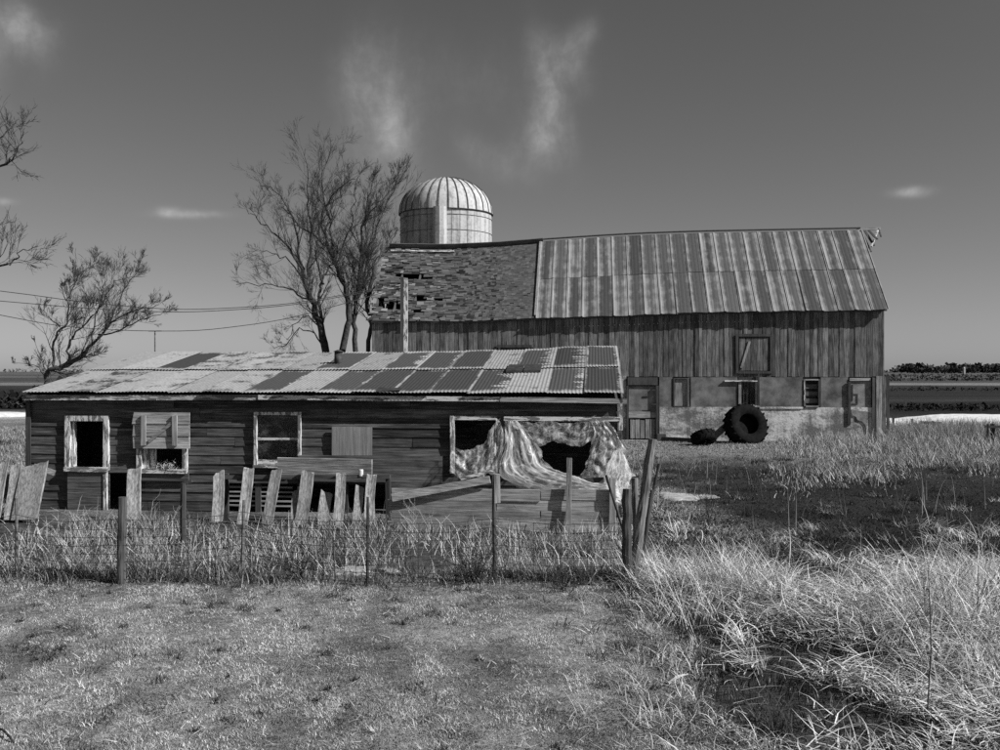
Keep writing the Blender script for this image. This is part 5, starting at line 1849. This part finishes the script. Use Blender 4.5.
# ------------------------------------------------------------------ grass
def blades(name, label, x, y, L, width, th0, th1, az, tone, segs=3, z0=None, cat='grass', mat='grass', curl=0.0):
    n = len(x)
    g = ground_h(x, y) if z0 is None else z0
    dirx, diry = np.cos(az), np.sin(az)
    rng = np.random.default_rng(len(x))
    wa = az + np.pi / 2 + rng.normal(0, 0.6, n)
    cu = rng.normal(0, 1, n) * curl
    wx, wy = np.cos(wa), np.sin(wa)
    P0 = np.stack([x, y, g], -1)
    rows = []
    cur = P0.copy()
    for k in range(segs + 1):
        f = k / segs
        wd = width * (1 - 0.85 * f ** 1.5) / 2
        off = np.stack([wx * wd, wy * wd, np.zeros(n)], -1)
        rows.append(cur - off); rows.append(cur + off)
        th = th0 + (th1 - th0) * (f + 0.5 / segs)
        st = L / segs
        dirx, diry = np.cos(az + cu * f), np.sin(az + cu * f)
        cur = cur + np.stack([np.sin(th) * st * dirx, np.sin(th) * st * diry, np.cos(th) * st], -1)
        cur[:, 2] = np.maximum(cur[:, 2], g + 0.012)
    V = np.stack(rows, 1)
    m_ = 2 * (segs + 1)
    base = (np.arange(n) * m_)[:, None]
    fs = []
    for k in range(segs):
        fs.append(np.concatenate([base + 2 * k, base + 2 * k + 1, base + 2 * k + 3, base + 2 * k + 2], 1))
    F = np.stack(fs, 1).reshape(-1, 4)
    o = np_mesh(name, V.reshape(-1, 3), F, M[mat], np.repeat(tone, m_))
    return tag(o, label, cat, kind='stuff')


rng = np.random.default_rng(42)


def lawn():
    n = 460000
    # more blades close to the camera
    Y = 6.3 + (13.1 - 6.3) * rng.random(n) ** 1.15
    X = (rng.random(n) * 2 - 1) * (Y * 0.56 + 0.5)
    edge = 1.75 + (12.4 - Y) * -0.03 + (fbm(X * .8, Y * .8, 51) - .5) * 0.9
    clump = fbm(X * 3.2, Y * 2.4, 61)
    keep = (X < edge + 0.2) & (rng.random(n) < 0.35 + .7 * sstep(clump, 0.36, 0.6)) & (Y < 12.7 - (fbm(X * .7, X * 0 + 2, 3) - .5) * .6)
    X, Y, clump = X[keep], Y[keep], clump[keep]
    n = len(X)
    pat = 0.3 * fbm(X * 0.5, Y * 0.4, 5) + 0.7 * fbm(X * 3.0, Y * 2.2, 6)
    spot = sstep(fbm(X * 4.5, Y * 3.0, 67), 0.36, 0.62)
    L = rng.uniform(0.008, 0.030, n) * (0.5 + 0.8 * clump) * (0.6 + .7 * spot)
    tn = (0.24 + 0.20 * sstep(pat, 0.36, 0.62)) * (0.55 + 0.65 * spot) * rng.choice([0.35, 0.7, 1.0, 1.3, 1.7], n) * rng.uniform(.8, 1.2, n)
    blades('lawn_grass', 'short mown dry lawn in the foreground', X, Y, L, rng.uniform(.004, .009, n), rng.uniform(0.3, 1.3, n), rng.uniform(0.3, 1.3, n), rng.uniform(0, 6.283, n), np.minimum(tn, .75), 1)


def lawn_litter():
    # loose dead stems and rank tufts in the lawn
    n = 2600
    Y = rng.uniform(6.3, 12.3, n); X = (rng.random(n) * 2 - 1) * Y * .55
    X, Y = X[X < 1.6], Y[X < 1.6]; n = len(X)
    blades('lawn_litter', 'loose pale dead stems lying on the lawn', X, Y, rng.uniform(.04, .16, n), rng.uniform(.004, .010, n), rng.uniform(1.1, 1.6, n), rng.uniform(1.3, 1.9, n), rng.uniform(0, 6.283, n), rng.uniform(.25, .75, n), 2, z0=ground_h(X, Y) + .02, cat='litter', curl=.4)
    nt = 420
    ty = 6.3 + 6 * rng.random(nt); tx = (rng.random(nt) * 2 - 1) * ty * .55
    k_ = (tx < 1.5) & (fbm(tx * .9, ty * .9, 69) > .46)
    tx, ty = tx[k_], ty[k_]; nt = len(tx); per = 26
    rr = rng.uniform(.02, .07, nt)
    X = (tx[:, None] + rng.normal(0, 1, (nt, per)) * rr[:, None]).ravel(); Y = (ty[:, None] + rng.normal(0, 1, (nt, per)) * rr[:, None]).ravel()
    tt = np.repeat(rng.choice([.03, .05, .09, .3, .5], nt, p=[.3, .25, .2, .15, .1]), per)
    n = len(X)
    blades('lawn_tufts', 'rank dark and pale tufts dotted over the lawn', X, Y, rng.uniform(.03, .09, n), rng.uniform(.005, .010, n), rng.uniform(0, 1.0, n), rng.uniform(.6, 2.0, n), rng.uniform(0, 6.283, n), tt * rng.uniform(.6, 1.4, n), 3, curl=1.2)


def fence_weeds():
    n = 34000
    X = rng.uniform(-8.6, 2.0, n)
    Y = rng.uniform(12.25, 17.3, n)
    pat = fbm(X * 1.1, Y * 0.9, 81)
    keep = rng.random(n) < sstep(pat, 0.34, 0.66)
    X, Y, pat = X[keep], Y[keep], pat[keep]
    n = len(X)
    L = rng.uniform(0.06, 0.40, n) * (0.35 + 0.8 * pat)
    tn = rng.choice([0.03, 0.07, 0.16, 0.30, 0.5], n, p=[.24, .20, .18, .20, .18]) * rng.uniform(.8, 1.2, n)
    blades('fence_weeds', 'tangled dry weeds and grass along the wire fence', X, Y, L, rng.uniform(.006, .013, n), rng.uniform(0, 1.0, n), rng.uniform(0.3, 2.2, n), rng.uniform(0, 6.283, n), tn, 4, cat='weeds', curl=1.6)
    # dark unmown strip under the wire
    n = 11000
    X = rng.uniform(-7.6, 2.2, n); Y = 12.55 + rng.normal(0, .26, n)
    keep = rng.random(n) < sstep(fbm(X * 0.9, Y * 1.5, 83), 0.38, 0.62)
    X, Y = X[keep], Y[keep]; n = len(X)
    blades('fence_line_grass', 'dark unmown grass strip at the foot of the wire fence', X, Y, rng.uniform(.05, .22, n), rng.uniform(.006, .012, n), rng.uniform(0, .7, n), rng.uniform(.3, 1.5, n), rng.uniform(0, 6.283, n), rng.choice([.02, .04, .08, .2, .4], n, p=[.26, .26, .2, .16, .12]), 3, curl=1.2)
    # thin crossing stalks, pale
    n = 2300
    X = rng.uniform(-7.4, 1.9, n); Y = rng.uniform(12.7, 16.0, n)
    keep = fbm(X * .8 + 3, Y * .5, 91) > 0.46
    X, Y = X[keep], Y[keep]; n = len(X)
    L = rng.uniform(0.2, 0.75, n) * (0.4 + .6 * rng.random(n) ** 2)
    blades('weed_stalks', 'tall bare pale weed stalks standing behind the wire fence', X, Y, L, rng.uniform(.006, .012, n), rng.uniform(0, 1.1, n), rng.uniform(0.1, 1.6, n), rng.uniform(0, 6.283, n), rng.uniform(.35, .8, n), 4, cat='weeds', curl=1.2)


def tall_grass():
    # tufts of long straw flopped over each other, right foreground
    nc = 2100
    cy = 6.2 + 10.3 * rng.random(nc); cx = rng.uniform(0.9, 9.2, nc)
    edge = 1.75 + (12.4 - cy) * 0.03 + (fbm(cx * .8, cy * .8, 51) - .5) * 0.9 + (fbm(cx * 2.5, cy * 2.5, 57) - .5) * 1.4
    dens = fbm(cx * .55 + 4, cy * .7, 113)
    far_thin = 1 - sstep(cy + (fbm(cx * .5, cy * .5, 117) - .5) * 4, 10.4, 13.2) * 0.93
    keep = (cx > edge) & (cx < cy * .56 + .6) & (rng.random(nc) < (sstep(dens, .41, .55) * .95 + .05) * far_thin)
    cx, cy = cx[keep], cy[keep]
    nc = len(cx)
    caz = np.where(rng.random(nc) < .35, rng.normal(np.pi * .95, .8, nc), rng.uniform(0, 6.283, nc))
    ch = 0.35 + 1.0 * fbm(cx * .6, cy * .6, 111)
    cd = rng.choice([.12, .5, .85, 1.0, 1.15], nc, p=[.18, .16, .2, .24, .22])
    cb = rng.uniform(1.5, 2.5, nc)
    per = 44
    rad = rng.uniform(.04, .16, nc)
    X = (cx[:, None] + rng.normal(0, 1, (nc, per)) * rad[:, None]).ravel()
    Y = (cy[:, None] + rng.normal(0, 1, (nc, per)) * rad[:, None]).ravel()
    az = (caz[:, None] + rng.normal(0, 1.0, (nc, per))).ravel()
    H = np.repeat(ch, per); D = np.repeat(cd, per); Bn = np.repeat(cb, per)
    n = len(X)
    L = rng.uniform(.18, .58, n) * H
    tn = np.where(rng.random(n) < .2, rng.uniform(.04, .15, n), rng.uniform(.45, .95, n)) * D
    blades('tall_dry_grass', 'long pale matted straw grass flopped over in the right foreground', X, Y, L, rng.uniform(.006, .014, n), rng.uniform(0.15, .9, n), Bn + rng.normal(0, .35, n), az, np.minimum(tn, .88), 6, curl=1.1)
    # broken straw lying flat in a mat
    n = 15000
    Y = rng.uniform(6.3, 12.8, n); X = rng.uniform(1.5, 7.6, n)
    keep = (X < Y * .56 + .4) & (X > 1.75 + (12.4 - Y) * 0.03 + (fbm(X * .8, Y * .8, 51) - .5) * 0.9) & (fbm(X * .55 + 4, Y * .7, 113) + (fbm(X * 2, Y * 2, 119) - .5) * .3 > .45)
    X, Y = X[keep], Y[keep]; n = len(X)
    blades('matted_straw', 'broken pale straw lying flat between the grass tufts', X, Y, rng.uniform(.12, .45, n), rng.uniform(.006, .015, n), rng.uniform(1.15, 1.65, n), rng.uniform(1.2, 1.9, n), rng.uniform(0, 6.283, n), rng.choice([.1, .3, .5, .75, .9], n), 3, z0=ground_h(X, Y) + rng.uniform(.02, .2, n), curl=.5)
    # stray tufts seeding into the lawn
    nt = 150
    ty = rng.uniform(6.4, 12.2, nt); tx = 1.55 + (12.4 - ty) * 0.03 - np.abs(rng.normal(0, .45, nt)) + (fbm(ty * 0 + 1, ty * .8, 51) - .5) * .9
    per = 22
    X = (tx[:, None] + rng.normal(0, .06, (nt, per))).ravel(); Y = (ty[:, None] + rng.normal(0, .06, (nt, per))).ravel(); n = len(X)
    blades('stray_tufts', 'small stray straw tufts spreading from the tall grass into the lawn', X, Y, rng.uniform(.06, .26, n), rng.uniform(.005, .011, n), rng.uniform(.1, 1.2, n), rng.uniform(.8, 2.2, n), rng.uniform(0, 6.283, n), np.repeat(rng.choice([.06, .2, .45, .7], nt), per) * rng.uniform(.6, 1.2, n), 4, curl=1.1)
    # dark short growth between the tufts
    n = 26000
    Y = rng.uniform(6.3, 13.8, n); X = rng.uniform(1.6, 7.8, n)
    keep = (X < Y * .56 + .4) & (X > 1.6 + (fbm(X * .8, Y * .8, 51) - .5) * 0.9)
    X, Y = X[keep], Y[keep]; n = len(X)
    blades('grass_undergrowth', 'dark short grass between the pale straw tufts', X, Y, rng.uniform(.05, .18, n), rng.uniform(.005, .010, n), rng.uniform(0, .8, n), rng.uniform(.3, 1.7, n), rng.uniform(0, 6.283, n), rng.choice([.015, .035, .07, .16, .4], n, p=[.34, .26, .18, .14, .08]), 3, curl=1.2)
    # upright tufts at the far right and along the lawn corner
    spots = [(at(x, y, CAM_H * 1000 / (y - HORIZON)), r_, c_, h_) for (x, y, r_, c_, h_) in (
        (950, 640, .25, 420, .95), (985, 620, .3, 360, .95), (905, 655, .3, 220, .7), (715, 600, .32, 620, .72), (750, 600, .35, 420, .62), (690, 620, .25, 320, .55), (662, 592, .2, 420, .6),
        (646, 582, .14, 360, .6), (735, 580, .3, 240, .7), (985, 700, .3, 260, .8), (640, 575, .15, 240, .55), (860, 600, .3, 120, .5))]
    X, Y, L, T = [], [], [], []
    for (p, r_, c_, h_) in spots:
        X.append(p.x + rng.normal(0, r_, c_)); Y.append(p.y + rng.normal(0, r_, c_)); L.append(rng.uniform(.4, 1.0, c_) * h_); T.append(rng.choice([.15, .5, .75, .9], c_))
    X, Y, L, T = map(np.concatenate, (X, Y, L, T)); n = len(X)
    blades('reed_tufts', 'upright pale grass tufts standing in the right foreground', X, Y, L, rng.uniform(.006, .013, n), rng.uniform(0, .45, n), rng.uniform(.3, 2.3, n), rng.uniform(-.9, .9, n) + np.pi * (rng.random(n) < .5), T, 6, curl=.6)


def field_grass():
    # dark burnt field with sparse stubble, then pale grass by the barn
    n = 120000
    Y = 13.0 + 25.0 * rng.random(n) ** 1.3
    X = rng.uniform(0, 1, n) * (Y * 0.56 - 1.6) + 1.7
    w2 = fbm(X * 0.16, Y * 0.16, 47); w = fbm(X * .6, Y * .6, 31)
    yy = Y + (w2 - 0.5) * 14 + (w - 0.5) * 7
    pale = np.clip(sstep(yy, 26, 32) + 0.55 * (1 - sstep(X, 2.8, 5.0)), 0, 1)
    fringe = 1 - sstep(yy, 13.2, 15.5)
    keep = rng.random(n) < 0.30 + .70 * np.maximum(pale, fringe * .7)
    keep &= Y < 36.9
    X, Y, pale, fringe, w = X[keep], Y[keep], pale[keep], fringe[keep], w[keep]
    n = len(X)
    L = rng.uniform(.03, .11, n) * (0.40 + 1.6 * pale * w + 1.0 * fringe)
    dark = rng.choice([.008, .018, .04, .10, .30], n, p=[.46, .3, .15, .06, .03])
    lite = rng.choice([.06, .14, .24, .36, .5], n)
    tn = np.where(rng.random(n) < np.maximum(pale, fringe * .7) * .85, lite, dark)
    blades('field_stubble', 'dark scorched field stubble between the shed and the barn', X, Y, L, rng.uniform(.010, .022, n), rng.uniform(0.2, 1.2, n), rng.uniform(.6, 1.8, n), rng.uniform(0, 6.283, n), tn, 2, curl=.8)
    # scattered low tufts on the dark ground
    nt = 330
    ty = 13.5 + 17 * rng.random(nt) ** 1.2; tx = rng.uniform(0, 1, nt) * (ty * .54 - 2.2) + 2.3
    per = 34
    X = (tx[:, None] + rng.normal(0, .10, (nt, per))).ravel(); Y = (ty[:, None] + rng.normal(0, .10, (nt, per))).ravel()
    tt = np.repeat(rng.choice([.02, .04, .10, .25, .42], nt, p=[.42, .32, .14, .08, .04]), per)
    n = len(X)
    blades('field_tufts', 'low grass tufts scattered over the dark field', X, Y, rng.uniform(.06, .22, n), rng.uniform(.007, .016, n), rng.uniform(0.2, 1.2, n), rng.uniform(.4, 2.0, n), rng.uniform(0, 6.283, n), tt * rng.uniform(.6, 1.4, n), 3, curl=1.0)
    # long grass by the barn's right half
    n = 36000
    px = rng.uniform(745, 1060, n)
    Y = rng.uniform(20, 36.6, n)
    X = (px - 500) / 1000 * Y
    env = sstep(px, 745, 830) * sstep(Y + (fbm(X * .35, Y * .35, 131) - .5) * 17, 22.5, 34)
    env = np.where(px > 884, np.maximum(env, 0.0), env)
    keep = rng.random(n) < env
    X, Y, env = X[keep], Y[keep], env[keep]; n = len(X)
    pat = fbm(X * .6, Y * .6, 141)
    L = rng.uniform(.12, .72, n) * (.3 + .95 * pat) * (.25 + .75 * env)
    blades('barn_grass', 'tall pale dry grass growing along the right half of the barn', X, Y, L, rng.uniform(.012, .026, n), rng.uniform(0, .7, n), rng.uniform(.2, 1.9, n), rng.uniform(0, 6.283, n), rng.choice([.06, .16, .28, .42, .6], n), 4, curl=.9)
    # grass right of the barn, before the snow
    n = 9000
    Y = rng.uniform(36, 44, n); X = (rng.uniform(888, 1060, n) - 500) / 1000 * Y
    blades('barn_grass', 'dry grass between the barn corner and the snow drift', X, Y, rng.uniform(.2, .7, n), rng.uniform(.014, .026, n), rng.uniform(0, .35, n), rng.uniform(.1, .9, n), rng.uniform(0, 6.283, n), rng.choice([.08, .18, .3, .42], n), 3)
    # left of the shed
    n = 15000
    Y = rng.uniform(17.5, 45, n); X = (rng.uniform(-60, 30, n) - 500) / 1000 * Y
    blades('field_grass', 'pale dry pasture grass left of the shed', X, Y, rng.uniform(.06, .22, n), rng.uniform(.012, .03, n), rng.uniform(0, .5, n), rng.uniform(.3, 1.3, n), rng.uniform(0, 6.283, n), rng.choice([.12, .2, .3, .4], n), 2)
    # tall single stalks scattered in the field
    n = 220
    Y = rng.uniform(12.5, 32, n); X = rng.uniform(0, 1, n) * (Y * .54 - 1.8) + 1.9
    blades('weed_stalks', 'thin dry stalks scattered over the dark field', X, Y, rng.uniform(.3, .75, n), rng.uniform(.006, .012, n), rng.uniform(0, .3, n), rng.uniform(0, .8, n), rng.uniform(0, 6.283, n), rng.uniform(.1, .5, n), 4, cat='weeds')


lawn()
lawn_litter()
fence_weeds()
tall_grass()
field_grass()

# ------------------------------------------------------------------ small plants and debris
def shrub(label, px, py, h, n, seed, tone, spread=1.0):
    r_ = random.Random(seed)
    g = ground_pt(px, py)
    m = MB()
    def br(p, d, L, r, lev):
        e = p + d * L * .5 + Vector((r_.gauss(0, .02), r_.gauss(0, .02), 0))
        f = e + (d + Vector((r_.gauss(0, .25), r_.gauss(0, .25), .1))).normalized() * L * .5
        m.tube([p, e, f], [r, r * .8, r * .45], 3, cap=False)
        if lev < 2:
            for _ in range(3):
                s_ = p.lerp(f, r_.uniform(.3, 1))
                br(s_, (d + Vector((r_.gauss(0, .55), r_.gauss(0, .55), r_.gauss(.1, .3)))).normalized(), L * r_.uniform(.4, .65), r * .6, lev + 1)
    for i in range(n):
        br(Vector((r_.gauss(0, .05 * spread), r_.gauss(0, .05 * spread), -.02)), Vector((r_.gauss(0, .45 * spread), r_.gauss(0, .45 * spread), 1)).normalized(), h * r_.uniform(.6, 1), .006, 0)
    root = thing('shrub', label, 'shrub', g)
    m.build('branches', tone, root)


pale_twig = plain('pale_twig', 0.25, 0.5, 10.0)
dark_twig = plain('dark_twig', 0.03, 0.07, 10.0)
shrub('dark twiggy bush against the fence left of the nailed-board post', 470, 583, 0.42, 26, 1, dark_twig, 1.2)
shrub('dark clump of twigs in front of the fence between steel posts', 300, 580, 0.32, 18, 2, dark_twig, 1.3)
shrub('pale branching weed standing high before the left window', 78, 560, 0.75, 5, 3, pale_twig, 1.0)
shrub('pale branching weed beside the dark wooden fence post', 150, 562, 0.7, 6, 4, pale_twig, 1.1)
shrub('pale bare weed rising over the picket rail', 415, 556, 0.65, 5, 5, pale_twig, 1.0)
shrub('low dark twiggy weed at the lawn corner by the leaning posts', 565, 590, 0.25, 16, 6, dark_twig, 1.6)
shrub('small dark shrub near the snow patch in the field', 708, 520, 0.5, 5, 7, dark_twig, .7)
shrub('small bare shrub in the yard left of the tyres', 688, 478, 0.7, 5, 8, pale_twig, 1.0)

# thin sapling at right
g = ground_pt(931, 748)
m = MB()
pts = [at(926, 748, g.y), at(928, 700, g.y), at(931, 650, g.y), at(930, 610, g.y), at(928, 570, g.y)]
pts[0].z = g.z - .05
m.tube(pts, [.006, .0055, .005, .004, .003], 5)
tag(m.build('sapling', dark_twig), 'single thin dark sapling stem in the right foreground grass', 'sapling')
# bent rod at the bottom left corner
m = MB()
pts = [at(-6, 727, 7.2), at(3, 730, 7.1), at(10, 737, 7.0), at(15, 746, 6.95)]
for i, p in enumerate(pts): p.z = max(p.z, float(ground_h(p.x, p.y)) + .03) if i < 3 else float(ground_h(p.x, p.y)) - .01
m.tube(pts, .008, 6)
tag(m.build('bent_rod', M['darksteel']), 'bent dark rod arching in the bottom left lawn corner', 'rod')
# sticks at the lawn corner
for (x0, y0, x1, y1, lab) in ((618, 613, 642, 616, 'pale stick lying at the lawn corner by the leaning posts'), (668, 688, 688, 680, 'pale curled straw stick on the lawn edge')):
    a, b = ground_pt(x0, y0), ground_pt(x1, y1)
    a.z += .03; b.z += .04
    m = MB(); m.tube([a, a.lerp(b, .5) + Vector((0, 0, .02)), b], [.012, .012, .006], 5, wob=.15)
    tag(m.build('stick', pale_twig), lab, 'stick')
